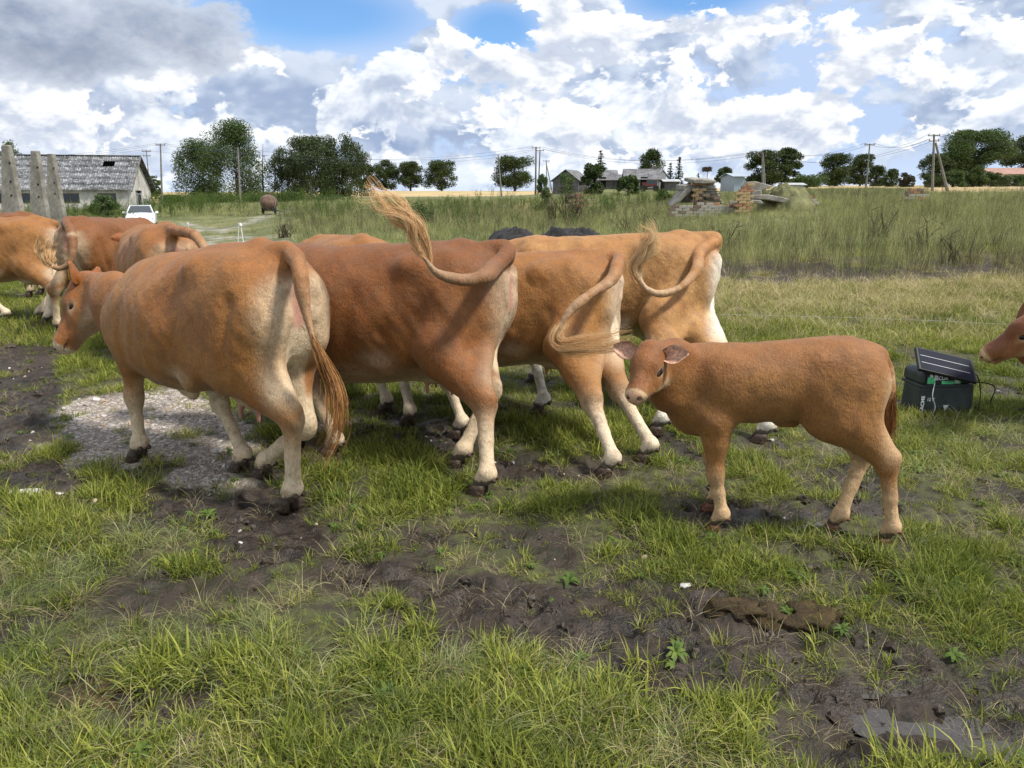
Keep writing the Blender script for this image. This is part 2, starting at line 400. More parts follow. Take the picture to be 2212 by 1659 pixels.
def ground_attr(o, x, y, m):
    me = o.data
    a = me.color_attributes.new('gm', 'FLOAT_COLOR', 'POINT'); a.data.foreach_set('color', np.stack([m['mud'], m['grav'], m['dry'], m['path']], 1).astype(np.float32).ravel())
    b = me.color_attributes.new('gn', 'FLOAT_COLOR', 'POINT'); b.data.foreach_set('color', np.stack([m['wheat'], m['dirt'], m['n1'], np.ones_like(x)], 1).astype(np.float32).ravel())
def grid_faces(nr, nc):
    i = np.arange(nr-1)[:, None]*nc+np.arange(nc-1)[None]; i = i.ravel()
    return np.stack([i, i+1, i+nc+1, i+nc], 1)
m, t, b = new_mat('pasture_soil')
tc = t.add('ShaderNodeTexCoord').outputs['Object']
gm = t.add('ShaderNodeAttribute', attribute_name='gm'); gn = t.add('ShaderNodeAttribute', attribute_name='gn')
s1 = t.add('ShaderNodeSeparateColor', ins={0: gm.outputs['Color']}); s2 = t.add('ShaderNodeSeparateColor', ins={0: gn.outputs['Color']})
nA = t.noise(tc, 1.3, 5, .6); nB = t.noise(tc, 14, 5, .65); nC = t.noise(tc, 60, 4, .6)
grass = t.mix(t.maprange(nA, .35, .65), (0.055, 0.062, 0.020), (0.090, 0.092, 0.034))
grass = t.mix(t.maprange(nB, .40, .62), grass, (0.042, 0.033, 0.022))
nF = t.noise(tc, .25, 6, .6); farg = t.mix(t.maprange(nF, .35, .65), (0.08, 0.095, 0.03), (0.17, 0.165, 0.06))
ysep = t.add('ShaderNodeSeparateXYZ', ins={0: tc}); farf = t.maprange(ysep.outputs[1], 9, 20)
c = t.mix(farf, grass, farg)
c = t.mix(t.math('MULTIPLY', s1.outputs[2], t.maprange(nB, .3, .6)), c, (0.30, 0.24, 0.12))
mudc = t.mix(t.maprange(nB, .35, .65), (0.013, 0.0095, 0.0065), (0.046, 0.033, 0.023)); mudc = t.mix(t.maprange(nA, .5, .72, 0, .5), mudc, (0.075, 0.057, 0.043))
c = t.mix(s2.outputs[1], c, (0.034, 0.025, 0.018))
c = t.mix(s1.outputs[0], c, mudc)
vo = t.n.new('ShaderNodeTexVoronoi'); vo.inputs['Scale'].default_value = 30; t.l.new(tc, vo.inputs['Vector'])
vo2 = t.n.new('ShaderNodeTexVoronoi'); vo2.inputs['Scale'].default_value = 75; t.l.new(tc, vo2.inputs['Vector'])
gv = t.mix(t.maprange(nC, .3, .7), (0.36, 0.30, 0.25), (0.72, 0.64, 0.56)); gv = t.mix(t.maprange(vo.outputs['Distance'], .30, .60, 0, .55), gv, (0.085, 0.066, 0.052))
gv = t.mix(t.maprange(nA, .54, .66, 0, .6), gv, (0.14, 0.11, 0.085))
c = t.mix(s1.outputs[1], c, gv)
c = t.mix(gm.outputs['Alpha'], c, t.mix(t.maprange(nB, .35, .65), (0.22, 0.20, 0.16), (0.38, 0.35, 0.30)))
wh = t.mix(t.maprange(t.noise(tc, .12, 5, .6), .35, .65), (0.36, 0.265, 0.12), (0.50, 0.38, 0.19))
c = t.mix(s2.outputs[0], c, wh)
t.l.new(c, b.inputs['Base Color'])
wet = t.math('MULTIPLY', s1.outputs[0], t.maprange(t.noise(tc, 3.3, 4, .6), .36, .54))
t.l.new(t.math('SUBTRACT', .88, t.math('MULTIPLY', wet, .52)), b.inputs['Roughness'])
b.inputs['Specular IOR Level'].default_value = .4
bh = t.math('ADD', t.math('MULTIPLY', nB, .8), t.math('MULTIPLY', nC, .45)); bh = t.math('ADD', bh, t.math('MULTIPLY', t.math('MULTIPLY', vo2.outputs['Distance'], s1.outputs[1]), .6))
bp = t.add('ShaderNodeBump', ins={'Strength': .9, 'Distance': .03, 'Height': bh}); t.l.new(bp.outputs[0], b.inputs['Normal'])
M_soil = m
# near ground: fine grid with trodden relief
hN = .024; gx = np.arange(NX0, NX1, hN); gy = np.arange(NY0, NY1, hN); X_, Y_ = np.meshgrid(gx, gy); X_, Y_ = X_.ravel(), Y_.ravel()
mk = masks(X_, Y_); edge = sstep(np.minimum.reduce([X_-NX0, NX1-X_, Y_-NY0+.3, NY1-Y_]), 0, .5)
def surf(x, y, m=None):
    m = m or masks(x, y); e = sstep(np.minimum.reduce([x-NX0, NX1-x, y-NY0+.3, NY1-y]), 0, .5)
    z = height(x, y)+near_relief(x, y, m)*e
    PX, PY = proj(x, y, 0.0)
    for (a, b_, ra, rb) in PUD:
        q_ = np.exp(-(((PX-a)/ra)**2+((PY-b_)/rb)**2)**2); z = z*(1-.75*q_)+(height(x, y)-.032)*.75*q_-.016*q_
    return z
Z_ = surf(X_, Y_, mk)
# trodden ground dips gently where the wheel-ruts and puddles lie
go = mesh_obj('ground', np.stack([X_, Y_, Z_], 1), grid_faces(len(gy), len(gx)), M_soil, None, True, kind='structure'); ground_attr(go, X_, Y_, mk)
# outer ground out to the horizon
rows = np.concatenate([[-40, -10, -2], np.exp(np.linspace(math.log(3.6), math.log(2400), 520))-3.0]); cols = np.linspace(-1.7, 1.7, 330)
XX = cols[None, :]*(np.maximum(rows, 0)[:, None]+6); YY = np.repeat(rows[:, None], len(cols), 1); X2, Y2 = XX.ravel(), YY.ravel(); mk2 = masks(X2, Y2)
Z2 = height(X2, Y2); ins = (X2 > NX0+.05) & (X2 < NX1-.05) & (Y2 > NY0-.05) & (Y2 < NY1-.05)
dd_ = np.minimum.reduce([X2-NX0, NX1-X2, Y2-NY0+1, NY1-Y2]); Z2 = Z2-.12*sstep(dd_, -.02, .25)-.004*(dd_ > -.3)
go2 = mesh_obj('pasture', np.stack([X2, Y2, Z2], 1), grid_faces(len(rows), len(cols)), M_soil, None, True, kind='structure'); ground_attr(go2, X2, Y2, mk2)
# puddles: sheets of brown water lying in the hollows
mw, tw, bw = new_mat('puddle_water'); bw.inputs['Base Color'].default_value = (.035, .028, .021, 1); bw.inputs['Roughness'].default_value = .04; bw.inputs['Specular IOR Level'].default_value = .8; bw.inputs['Coat Weight'].default_value = 0.3; bw.inputs['Coat IOR'].default_value = 1.4; bw.inputs['Coat Roughness'].default_value = .03
wn = tw.add('ShaderNodeBump', ins={'Strength': .35, 'Distance': .01, 'Height': tw.noise(tw.add('ShaderNodeTexCoord').outputs['Object'], 18, 3)}); tw.l.new(wn.outputs[0], bw.inputs['Normal'])
for (a, b_, ra, rb) in PUD:
    c0 = G0(a, b_); rr = ra*1.3/FPX*math.hypot(c0.y, 1.65); ry = abs(G0(a, b_-rb*1.45).y-G0(a, b_+rb*1.45).y)/2
    ring = [(c0.x+rr*math.cos(k*.2618), c0.y+ry*math.sin(k*.2618), 0) for k in range(24)]
    zl = ht(c0.x, c0.y)-.022
    mesh_obj('puddle', [(c0.x, c0.y, zl-.012)]+[(p[0], p[1], zl-.012) for p in ring], [(0, k+1, (k+1) % 24+1) for k in range(24)], mw, kind='structure')
def gz(x, y): return float(surf(np.array([float(x)]), np.array([float(y)]))[0]) if (NX0 < x < NX1 and NY0 < y < NY1) else ht(x, y)
# ------------------------------------------------------------------ grass and weeds (countless: stuff)
def leaf_mat(name, stops, rough=.6, trans=.35, var=.9, spec=.25):
    m = bpy.data.materials.new(name); m.use_nodes = True; t = NT(m.node_tree); b = t.n['Principled BSDF']
    g = t.add('ShaderNodeNewGeometry'); oi = t.add('ShaderNodeObjectInfo')
    f = t.math('FRACT', t.math('ADD', t.math('MULTIPLY', g.outputs['Random Per Island'], var), t.math('MULTIPLY', oi.outputs['Random'], .999)))
    loc = t.noise(g.outputs['Position'], .55, 3, .6)
    f = t.math('ADD', t.math('MULTIPLY', f, .7), t.math('MULTIPLY', t.maprange(loc, .3, .7), .3))
    c = t.ramp(f, stops); t.l.new(c, b.inputs['Base Color']); b.inputs['Roughness'].default_value = rough; b.inputs['Specular IOR Level'].default_value = spec
    tr = t.add('ShaderNodeBsdfTranslucent', ins={'Color': c}); mx = t.add('ShaderNodeMixShader', ins={0: trans, 1: b.outputs[0], 2: tr.outputs[0]})
    t.l.new(mx.outputs[0], t.n['Material Output'].inputs[0]); return m
G1, G2, G3, G4 = (.13, .165, .026), (.27, .30, .045), (.44, .44, .10), (.48, .44, .20)
M_grass = leaf_mat('grass_blade', [(0, (.06, .10, .016)), (.35, G1), (.65, G2), (.88, G3), (.97, (.58, .50, .26))])
M_long = leaf_mat('long_grass_blade', [(0, (.06, .085, .028)), (.3, (.14, .18, .055)), (.55, (.25, .29, .10)), (.75, (.38, .40, .17)), (.9, (.54, .50, .29)), (1, (.26, .20, .10))])
M_straw = leaf_mat('dry_straw', [(0, (.22, .20, .08)), (.3, (.36, .30, .13)), (.7, (.50, .42, .22)), (1, (.62, .54, .32))], trans=.2)
M_weed = leaf_mat('weed_leaf', [(0, (.05, .095, .018)), (.5, (.10, .16, .03)), (1, (.18, .24, .05))])
M_tall = leaf_mat('tall_grass_blade', [(0, (.15, .19, .06)), (.35, (.28, .31, .10)), (.6, (.40, .41, .16)), (.85, (.52, .47, .24)), (1, (.60, .52, .31))])
M_reed = leaf_mat('upright_weed_blade', [(0, (.06, .065, .03)), (.3, (.15, .17, .055)), (.6, (.28, .30, .10)), (.85, (.46, .42, .20)), (1, (.56, .48, .28))], trans=.25)
M_olive = leaf_mat('olive_meadow_blade', [(0, (.06, .075, .03)), (.4, (.13, .15, .06)), (.75, (.26, .26, .13)), (1, (.42, .36, .22))], trans=.2)
M_thatch = leaf_mat('grass_thatch', [(0, (.10, .08, .04)), (.5, (.24, .19, .10)), (1, (.42, .35, .20))], trans=.15)
M_stalk = leaf_mat('dry_stalk', [(0, (.035, .030, .018)), (.5, (.09, .075, .04)), (1, (.20, .17, .09))], trans=.05)
M_grey = leaf_mat('grey_weed', [(0, (.05, .07, .03)), (.5, (.12, .13, .065)), (1, (.24, .22, .13))], trans=.2)
def blades(n, L, W, lean, spread, seed, seg=4, droop=1.0, w_up=.8, heads=0.0, lay=0.0):
    rg = np.random.default_rng(seed); V = []; F = []; b = 0
    for i in range(n):
        a = rg.uniform(0, 6.283); r = spread*math.sqrt(rg.uniform()); l = L*rg.uniform(.5, 1.15); ln = lean*rg.uniform(.2, 1.3); d = rg.uniform(0, 6.283) if rg.uniform() < .5 else a
        if lay and rg.uniform() < lay: ln = rg.uniform(1.0, 1.4)
        p = np.array([r*math.cos(a), r*math.sin(a), -.01]); dirh = np.array([math.cos(d), math.sin(d), 0]); side = np.array([-math.sin(d), math.cos(d), 0]); tw = rg.uniform(-.9, .9); side = side*math.cos(tw)+dirh*math.sin(tw)
        ang = ln*.35; w = W*rg.uniform(.6, 1.25)
        for k in range(seg+1):
            u = k/seg; ww = w*(1-u**1.6)*(.7+.3*w_up*min(1, u*3)) if k < seg else w*.06
            V += [p-side*ww/2, p+side*ww/2]
            ang += ln*droop/seg; p = p+(dirh*math.sin(ang)+np.array([0, 0, math.cos(ang)]))*l/seg
            if p[2] < .004: p[2] = .004+rg.uniform(0, .01)
        for k in range(seg): F.append((b+2*k, b+2*k+1, b+2*k+3, b+2*k+2))
        b += 2*(seg+1)
        if heads and rg.uniform() < heads:
            q = V[-1]
            for s3 in range(7):
                h0 = q+np.array([rg.normal(0, .006), rg.normal(0, .006), -s3*.012*L*1.5]); an = rg.uniform(0, 6.283); e = np.array([math.cos(an)*.012, math.sin(an)*.012, .016])*L*1.6
                sd = np.array([-math.sin(an), math.cos(an), 0])*.004*L*1.5
                V += [h0, h0+e*.5+sd, h0+e, h0+e*.5-sd]; F.append((b, b+1, b+2, b+3)); b += 4
    return np.array(V), F
def rosette(n, L, W, seed, up=.5):
    rg = np.random.default_rng(seed); V = []; F = []; b = 0
    for i in range(n):
        a = i*2.4+rg.uniform(-.3, .3); l = L*rg.uniform(.6, 1.1); d = np.array([math.cos(a), math.sin(a), 0]); s_ = np.array([-math.sin(a), math.cos(a), 0]); el = up*rg.uniform(.5, 1.4); p = np.array([0, 0, 0.])
        for k in range(5):
            u = k/4; w = W*math.sin(min(1, .12+u)*2.75)*.5
            V += [p-s_*w+np.array([0, 0, w*.3]), p+s_*w+np.array([0, 0, w*.3])]; p = p+(d*math.cos(el)+np.array([0, 0, math.sin(el)]))*l/4; el -= .35
        for k in range(4): F.append((b+2*k, b+2*k+1, b+2*k+3, b+2*k+2))
        b += 10
    return np.array(V), F
def stalks(n, H_, seed, leafy=.5, br=4, rad=.004):
    """upright branching weed stems; returns stem mesh and leaf quads together"""
    rg = np.random.default_rng(seed); mb = MB(); LV = []; LF = []
    for i in range(n):
        a = rg.uniform(0, 6.28); p = Vector((rg.uniform(-.12, .12), rg.uniform(-.12, .12), -.02)); ln = rg.uniform(.02, .22); h_ = H_*rg.uniform(.6, 1.1); pts = [p.copy()]
        for k in range(5): p = p+Vector((math.cos(a)*ln*h_/5, math.sin(a)*ln*h_/5, h_/5)); pts.append(p.copy()); ln *= 1.12
        mb.tube(pts, [rad, rad*.9, rad*.8, rad*.65, rad*.5, rad*.3], 3, False)
        for k in range(br):
            q = pts[rg.integers(2, 5)]; an = rg.uniform(0, 6.28); l = h_*rg.uniform(.12, .34); e = Vector((math.cos(an)*.38, math.sin(an)*.38, 1)).normalized()*l
            mb.tube([q, q+e*.5+Vector((0, 0, -.01)), q+e], [rad*.5, rad*.4, rad*.25], 3, False)
            for s3 in range(int(leafy*8)):
                w = q+e*rg.uniform(.2, 1); an = rg.uniform(0, 6.28); r = rg.uniform(.012, .035); o = Vector((math.cos(an)*r, math.sin(an)*r, rg.uniform(-.4, .9)*r)); sd = Vector((-math.sin(an), math.cos(an), 0))*r*.35
                b = len(LV); LV += [w, w+o*.5+sd, w+o, w+o*.5-sd]; LF.append((b, b+1, b+2, b+3))
    n0 = len(mb.v); V = [tuple(v) for v in mb.v]+[tuple(v) for v in LV]; F = mb.f+[tuple(i+n0 for i in f) for f in LF]
    return V, F, [0]*len(mb.f)+[1]*len(LF)
def source(name, variants):
    c = bpy.data.collections.new(name)
    for i, (V, F, mats, fm) in enumerate(variants):
        me = bpy.data.meshes.new(name); me.from_pydata([tuple(map(float, v)) for v in V], [], [tuple(f) for f in F]); me.update()
        for m_ in mats: me.materials.append(m_)
        if fm is not None: me.polygons.foreach_set('material_index', np.asarray(fm, dtype=np.int32))
        o = bpy.data.objects.new('%s_source_%02d' % (name, i), me); c.objects.link(o)
    return c
def scatter(name, coll, nvar, pts, scl, rotz, tilt=.15, seed=1, label=None):
    rg = np.random.default_rng(seed); n = len(pts); me = bpy.data.meshes.new(name); me.vertices.add(n); me.vertices.foreach_set('co', np.asarray(pts, dtype=np.float32).ravel())
    a = me.attributes.new('rot', 'FLOAT_VECTOR', 'POINT'); a.data.foreach_set('vector', np.stack([rg.normal(0, tilt, n), rg.normal(0, tilt, n), rotz], 1).astype(np.float32).ravel())
    a = me.attributes.new('scl', 'FLOAT', 'POINT'); a.data.foreach_set('value', np.asarray(scl, dtype=np.float32))
    a = me.attributes.new('idx', 'INT', 'POINT'); a.data.foreach_set('value', rg.integers(0, nvar, n).astype(np.int32))
    o = bpy.data.objects.new(name, me); COL.objects.link(o)
    ng = bpy.data.node_groups.new(name, 'GeometryNodeTree'); ng.interface.new_socket('Geometry', in_out='INPUT', socket_type='NodeSocketGeometry'); ng.interface.new_socket('Geometry', in_out='OUTPUT', socket_type='NodeSocketGeometry')
    N = ng.nodes; gi = N.new('NodeGroupInput'); go_ = N.new('NodeGroupOutput'); ci = N.new('GeometryNodeCollectionInfo'); ci.inputs['Collection'].default_value = coll; ci.inputs['Separate Children'].default_value = True; ci.inputs['Reset Children'].default_value = True
    ip = N.new('GeometryNodeInstanceOnPoints'); ip.inputs['Pick Instance'].default_value = True
    def at(nm, ty):
        q = N.new('GeometryNodeInputNamedAttribute'); q.data_type = ty; q.inputs['Name'].default_value = nm; return q.outputs['Attribute']
    L = ng.links; L.new(gi.outputs[0], ip.inputs['Points']); L.new(ci.outputs[0], ip.inputs['Instance']); L.new(at('idx', 'INT'), ip.inputs['Instance Index']); L.new(at('rot', 'FLOAT_VECTOR'), ip.inputs['Rotation']); L.new(at('scl', 'FLOAT'), ip.inputs['Scale']); L.new(ip.outputs[0], go_.inputs[0])
    o.modifiers.new('scatter', 'NODES').node_group = ng
    return tagit(o, kind='stuff', label=label)
def sample(n, y0, y1, u0=-.86, u1=.86, seed=1, power=0.0):
    """points spread over the ground in view, evenly per square metre if power = 0, denser near if larger"""
    rg = np.random.default_rng(seed); y = (y0**(2-power)+(y1**(2-power)-y0**(2-power))*rg.uniform(size=n))**(1/(2-power)); x = rg.uniform(u0, u1, n)*(y+.6); return x, y
def lump(seed, r=1.0, rough=.35, n=2):
    bm = bmesh.new(); bmesh.ops.create_icosphere(bm, subdivisions=n, radius=r); rr = np.random.default_rng(seed); ph = rr.uniform(0, 6.28, 9)
    for v in bm.verts:
        d = v.co.normalized(); k_ = 1+rough*(math.sin(d.x*3+ph[0])*math.sin(d.y*3.3+ph[1])+.6*math.sin(d.z*5+ph[2])*math.sin(d.x*6+ph[3])+.4*math.sin(d.y*9+ph[4])); v.co = d*r*k_; v.co.z *= .62
    V = [tuple(v.co) for v in bm.verts]; F = [tuple(v.index for v in f.verts) for f in bm.faces]; bm.free(); return V, F
M_stone = [simple_mat('pebble_pale', (.52, .49, .46), .8, .1, 8), simple_mat('pebble_grey', (.30, .28, .26), .8, .15, 8), simple_mat('pebble_tan', (.36, .29, .22), .8, .15, 8)]
# ------------------------------------------------------------------ barn
def V3(*a): return Vector(a)
M_wall, t, b = new_mat('whitewashed_brick')
tc = t.add('ShaderNodeTexCoord').outputs['Object']
mp = t.add('ShaderNodeMapping', ins={'Vector': tc, 'Rotation': (math.pi/2, 0, 0)})
bk = t.n.new('ShaderNodeTexBrick'); bk.inputs['Scale'].default_value = 1.0; bk.inputs['Brick Width'].default_value = .27; bk.inputs['Row Height'].default_value = .095; bk.inputs['Mortar Size'].default_value = .012
cx_ = t.add('ShaderNodeSeparateXYZ', ins={0: tc}); cv = t.add('ShaderNodeCombineXYZ', ins={0: t.math('ADD', cx_.outputs[0], cx_.outputs[1]), 1: cx_.outputs[2]}); t.l.new(cv.outputs[0], bk.inputs['Vector'])
n1_ = t.noise(tc, 1.1, 6, .7); n2_ = t.noise(tc, 7, 4, .6)
c = t.mix(t.maprange(n1_, .35, .62), (.76, .74, .70), (.50, .47, .42)); c = t.mix(t.maprange(n2_, .58, .70, 0, .7), c, (.30, .22, .16))
c = t.mix(t.math('MULTIPLY', bk.outputs['Fac'], .55), c, (.22, .20, .18)); t.l.new(c, b.inputs['Base Color']); b.inputs['Roughness'].default_value = .9
bp = t.add('ShaderNodeBump', ins={'Strength': .7, 'Distance': .02, 'Height': t.math('SUBTRACT', 1.0, bk.outputs['Fac'])}); t.l.new(bp.outputs[0], b.inputs['Normal'])
def sheet_mat(name, lo, hi, lich):
    m, t, b = new_mat(name); tc = t.add('ShaderNodeTexCoord').outputs['Object']; oi = t.add('ShaderNodeObjectInfo').outputs['Random']
    c = t.mix(oi, lo, hi); gp_ = t.add('ShaderNodeNewGeometry').outputs['Position']
    c = t.mix(t.maprange(t.noise(gp_, 3.0, 6, .75), .50, .60, 0, .75), c, lich); c = t.mix(t.maprange(t.noise(gp_, 1.1, 5, .7), .52, .66, 0, .75), c, (.035, .033, .032)); t.l.new(c, b.inputs['Base Color']); b.inputs['Roughness'].default_value = .9; return m
M_sheet = sheet_mat('asbestos_sheet', (.085, .088, .095), (.17, .175, .185), (.42, .43, .44))
M_frame = simple_mat('window_frame_wood', (.20, .15, .10), .8, .25, 9)
M_glass, t, b = new_mat('window_glass'); b.inputs['Base Color'].default_value = (.03, .04, .05, 1); b.inputs['Roughness'].default_value = .08; b.inputs['Specular IOR Level'].default_value = .7
M_door = simple_mat('weathered_green_grey_door', (.20, .23, .22), .85, .3, 5)
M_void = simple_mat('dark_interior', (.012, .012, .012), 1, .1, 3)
BO = GD(281, 75); BO.z = -.10
yaw = math.atan2(.217, .976)                   # local x runs along the long wall to the left (-x), local y goes away
barn = empty('barn', tuple(BO), yaw, label='long low whitewashed brick barn with grey corrugated roof on the left', cat='barn')
Lb, Wb, He, Hr = 34.0, 9.6, 2.15, 5.25
def wall_rects(x0, x1, z0, z1, holes):
    """rectangles of a wall with holes (hx0,hx1,hz0,hz1)"""
    xs = sorted({x0, x1, *[h[0] for h in holes], *[h[1] for h in holes]}); zs = sorted({z0, z1, *[h[2] for h in holes], *[h[3] for h in holes]}); out = []
    for a, c_ in zip(xs, xs[1:]):
        for d, e in zip(zs, zs[1:]):
            if not any(h[0] <= (a+c_)/2 <= h[1] and h[2] <= (d+e)/2 <= h[3] for h in holes): out.append((a, c_, d, e))
    return out
def xl(px): # where a vertical line of the photo meets the long wall
    u = (px-CX)/FPX; k = (D_ := 75); lo, hi = -34., 0.
    for i in range(60):
        mid = (lo+hi)/2; w = Vector((BO.x+mid*math.cos(yaw), BO.y+mid*math.sin(yaw), 1.4)); q = proj(w.x, w.y, w.z)[0]
        if q < px: lo = mid
        else: hi = mid
    return mid
wins = [(xl(211), xl(251)), (xl(131), xl(171)), (xl(44), xl(88)), (xl(-30), xl(10))]; wins += [(w[0]-4*k, w[1]-4*k) for k, w in ((1, wins[3]), (2, wins[3]), (3, wins[3])) if w[0]-4*k > -33]
w = MB()
for (a, c_, d, e) in wall_rects(-Lb, 0, -.6, He, [(q[0], q[1], .82, 1.78) for q in wins]): w.box(((a+c_)/2, .15, (d+e)/2), (c_-a, .30, e-d))
w.build('front_wall', M_wall, barn)
for q in wins:
    m_ = MB(); x0, x1 = q; zc = 1.30
    for xx in (x0+.05, x1-.05, (x0+x1)/2): m_.box((xx, .10, zc), (.07, .09, .94))
    for zz_ in (.86, 1.74): m_.box(((x0+x1)/2, .101, zz_), (x1-x0-.01, .085, .08))
    fr = m_.build('window', M_frame, barn)
    for s_ in (0, 1):
        a = x0+.09 if s_ == 0 else (x0+x1)/2+.04; c_ = (x0+x1)/2-.04 if s_ == 0 else x1-.09
        MB().box(((a+c_)/2, .12, zc), (c_-a, .012, .80)).build('pane', M_glass, fr)
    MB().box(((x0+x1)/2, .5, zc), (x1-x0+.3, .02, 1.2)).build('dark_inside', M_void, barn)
# gable wall with attic slit and double doors
g = MB(); th = .30
def gpoly(y0, y1, zf):
    pass
def rz_(y): return He+(Hr-.12-He)*(1-abs(y-Wb/2)/(Wb/2))
ys = [0, 1.6, 2.75, 3.85, 4.35, 4.8, 5.35, 6.4, 6.5, 9.6]
ys = [0.3, 2.9, 4.2, 4.45, 4.8, 5.15, 5.5, 9.3]
for a, c_ in zip(ys, ys[1:]):
    mid = (a+c_)/2; zb = -.6; segs = []
    zt0, zt1 = rz_(a), rz_(c_)
    if 2.9 <= mid <= 5.5:
        if 4.45 <= mid <= 5.15: segs = [((2.05, 2.05), (2.35, 2.35)), ((4.0, 4.0), (zt0, zt1))]
        else: segs = [((2.05, 2.05), (zt0, zt1))]
    else: segs = [((zb, zb), (zt0, zt1))]
    for (b0, b1), (t0, t1) in segs: g.prism([(-th, a, b0), (-th, c_, b1), (-th, c_, t1), (-th, a, t0)], (0, 0, 0), (th, 0, 0))
g.build('gable_wall', M_wall, barn)
for k, (a, c_) in enumerate(((2.95, 4.18), (4.22, 5.45))):
    dr = MB().box((-.16, (a+c_)/2, .72), (.06, c_-a, 2.6)).build('door', M_door if k == 0 else M_void, barn)
    dd = MB(); [dd.box((-.115, (a+c_)/2, z), (.03, c_-a-.1, .12)) for z in (.2, 1.7)]; dd.box((-.114, (a+c_)/2, .95), (.025, .10, 1.6), Matrix.Rotation(.6, 3, 'X')); dd.build('brace', M_door, dr)
MB().box((-.17, 4.8, 3.18), (.05, .66, 1.6)).build('attic_hatch', simple_mat('dark_wood', (.05, .04, .035), .9), barn)
MB().box((-Lb/2, Wb-.15, .8), (Lb-.8, .28, 2.7)).build('rear_wall', M_wall, barn)
for yy in (5.9, 6.7): MB().box((.03, yy, .55), (.08, .5, 1.4)).build('leaning_board', M_door, barn)
# corrugated sheets, each one a part
sw_, rows_ = 1.10, 6; sl_len = math.hypot(Wb/2+.45, Hr-He+.1); pitch_ = math.atan2(Hr-He+.25, Wb/2+.35)
def corr(nw=7, amp=.032, w_=1.13, l_=1.0, th_=.012):
    V = []; F = []; n = nw*6+1
    for k in range(n):
        x = -w_/2+w_*k/(n-1); z = amp*math.sin(2*math.pi*nw*k/(n-1)); V += [(x, 0, z), (x, l_, z), (x, 0, z-th_), (x, l_, z-th_)]
    for k in range(n-1):
        a = 4*k; F += [(a, a+4, a+5, a+1), (a+2, a+3, a+7, a+6), (a, a+2, a+6, a+4), (a+1, a+5, a+7, a+3)]
    return V, F
sl_len = (Wb/2+.35)/math.cos(pitch_); rl = sl_len/rows_
cV, cF = corr(5, .035, 1.14, rl*1.09); sme = None; cnt = 0
for side in (0, 1):
    for r in range(rows_):
        for k in range(int((Lb+.6)/sw_)):
            x = .45-sw_*(k+.5)
            if side == 0 and ((r == 4 and k == 2)): continue
            if side == 1 and k > 8: continue
            if sme is None: o = mesh_obj('roof_sheet', cV, cF, M_sheet, barn, True); sme = o.data
            else: o = bpy.data.objects.new('roof_sheet', sme); COL.objects.link(o); o.parent = barn
            y0 = -.35+r*rl*math.cos(pitch_); z0 = He-.10+r*rl*math.sin(pitch_)+.012*r
            if side == 0: o.location = (x, y0, z0+random.uniform(0, .012)); o.rotation_euler = (pitch_-.012, 0, random.uniform(-.012, .012))
            else: o.location = (x, Wb+.35-r*rl*math.cos(pitch_), z0); o.rotation_euler = (pitch_-.012, 0, math.pi)
if True:
    rg_ = MB(); zr = He-.10+rows_*rl*math.sin(pitch_)+.09
    for k in range(28): rg_.box((.3-1.2*k-.6, Wb/2, zr), (1.22, .34, .05), Matrix.Rotation(random.uniform(-.03, .03), 3, 'Y'))
    rg_.build('ridge_cap', M_sheet, barn)
    bd = MB()
    for sg in (-1, 1):
        a = V3(.46, Wb/2, zr-.10); e = V3(.46, Wb/2+sg*(Wb/2+.4), He-.22); bd.tube([a, e], .07, 4)
    for k in range(6): bd.box((-.6-k*1.1, Wb/2-1.0, 4.25), (.02, .02, .02))
    bd.build('bargeboard', simple_mat('grey_board', (.16, .15, .14), .9, .3), barn)
MB().box((-2.55, Wb*.30, 4.05), (1.2, .9, .04), Matrix.Rotation(pitch_, 3, 'X')).build('roof_hole', M_void, barn)
# ------------------------------------------------------------------ three tapering concrete frame legs
M_conc, t, b = new_mat('old_concrete'); tc = t.add('ShaderNodeTexCoord').outputs['Object']
c = t.mix(t.maprange(t.noise(tc, 1.4, 6, .7), .35, .65), (.17, .16, .135), (.33, .31, .27)); c = t.mix(t.maprange(t.noise(tc, 5, 6, .8), .54, .64, 0, .7), c, (.10, .095, .085)); c = t.mix(t.maprange(t.noise(tc, 2.3, 4, .7), .62, .72, 0, .5), c, (.26, .20, .08))
t.l.new(c, b.inputs['Base Color']); b.inputs['Roughness'].default_value = .95; bp = t.add('ShaderNodeBump', ins={'Strength': .6, 'Distance': .03, 'Height': t.noise(tc, 22, 6, .7)}); t.l.new(bp.outputs[0], b.inputs['Normal'])
def slab(px0t, px1t, yt, px0b, px1b, yb, D, label):
    a = P(px0t, yt, D); c_ = P(px1t, yt, D); d = P(px0b, yb, D); e = P(px1b, yb, D)
    k = (d.z+1.3)/(a.z-d.z); d2 = d+(d-a)*k; e2 = e+(e-c_)*k; base = (d2+e2)/2; base.z = ht(base.x, base.y)-.1
    r = empty('concrete_post', tuple(base), 0, label=label, cat='concrete post', group='tapered concrete posts by the barn')
    m = MB(); th_ = .20; o_ = Vector(base); sh_ = V3(-.16, .0, 0)
    m.prism([d2-o_, e2-o_, c_-o_, a-o_], (0, 0, 0), (.10, th_, 0)); ob = m.build('shaft', M_conc, r)
    bv = ob.modifiers.new('bevel', 'BEVEL'); bv.width = .025; bv.segments = 1
    h = MB()
    for f_ in (.22, .45, .62):
        q = a*(1-f_)+d*f_+V3(.35+.2*f_, -.005, 0)-o_; h.tube([q+V3(0, .02, 0), q-V3(0, .012, 0)], .045, 8)
    h.build('bolt_hole', M_void, r)
slab(2, 16, 313, 2, 50, 487, 35, 'concrete post farthest left, tallest of the three tapered ones')
slab(65, 78, 325.6, 63, 104, 485, 40, 'middle of the three tapered concrete posts')
slab(101, 112, 332, 101, 138, 470, 44, 'narrow rightmost one of the three tapered concrete posts')
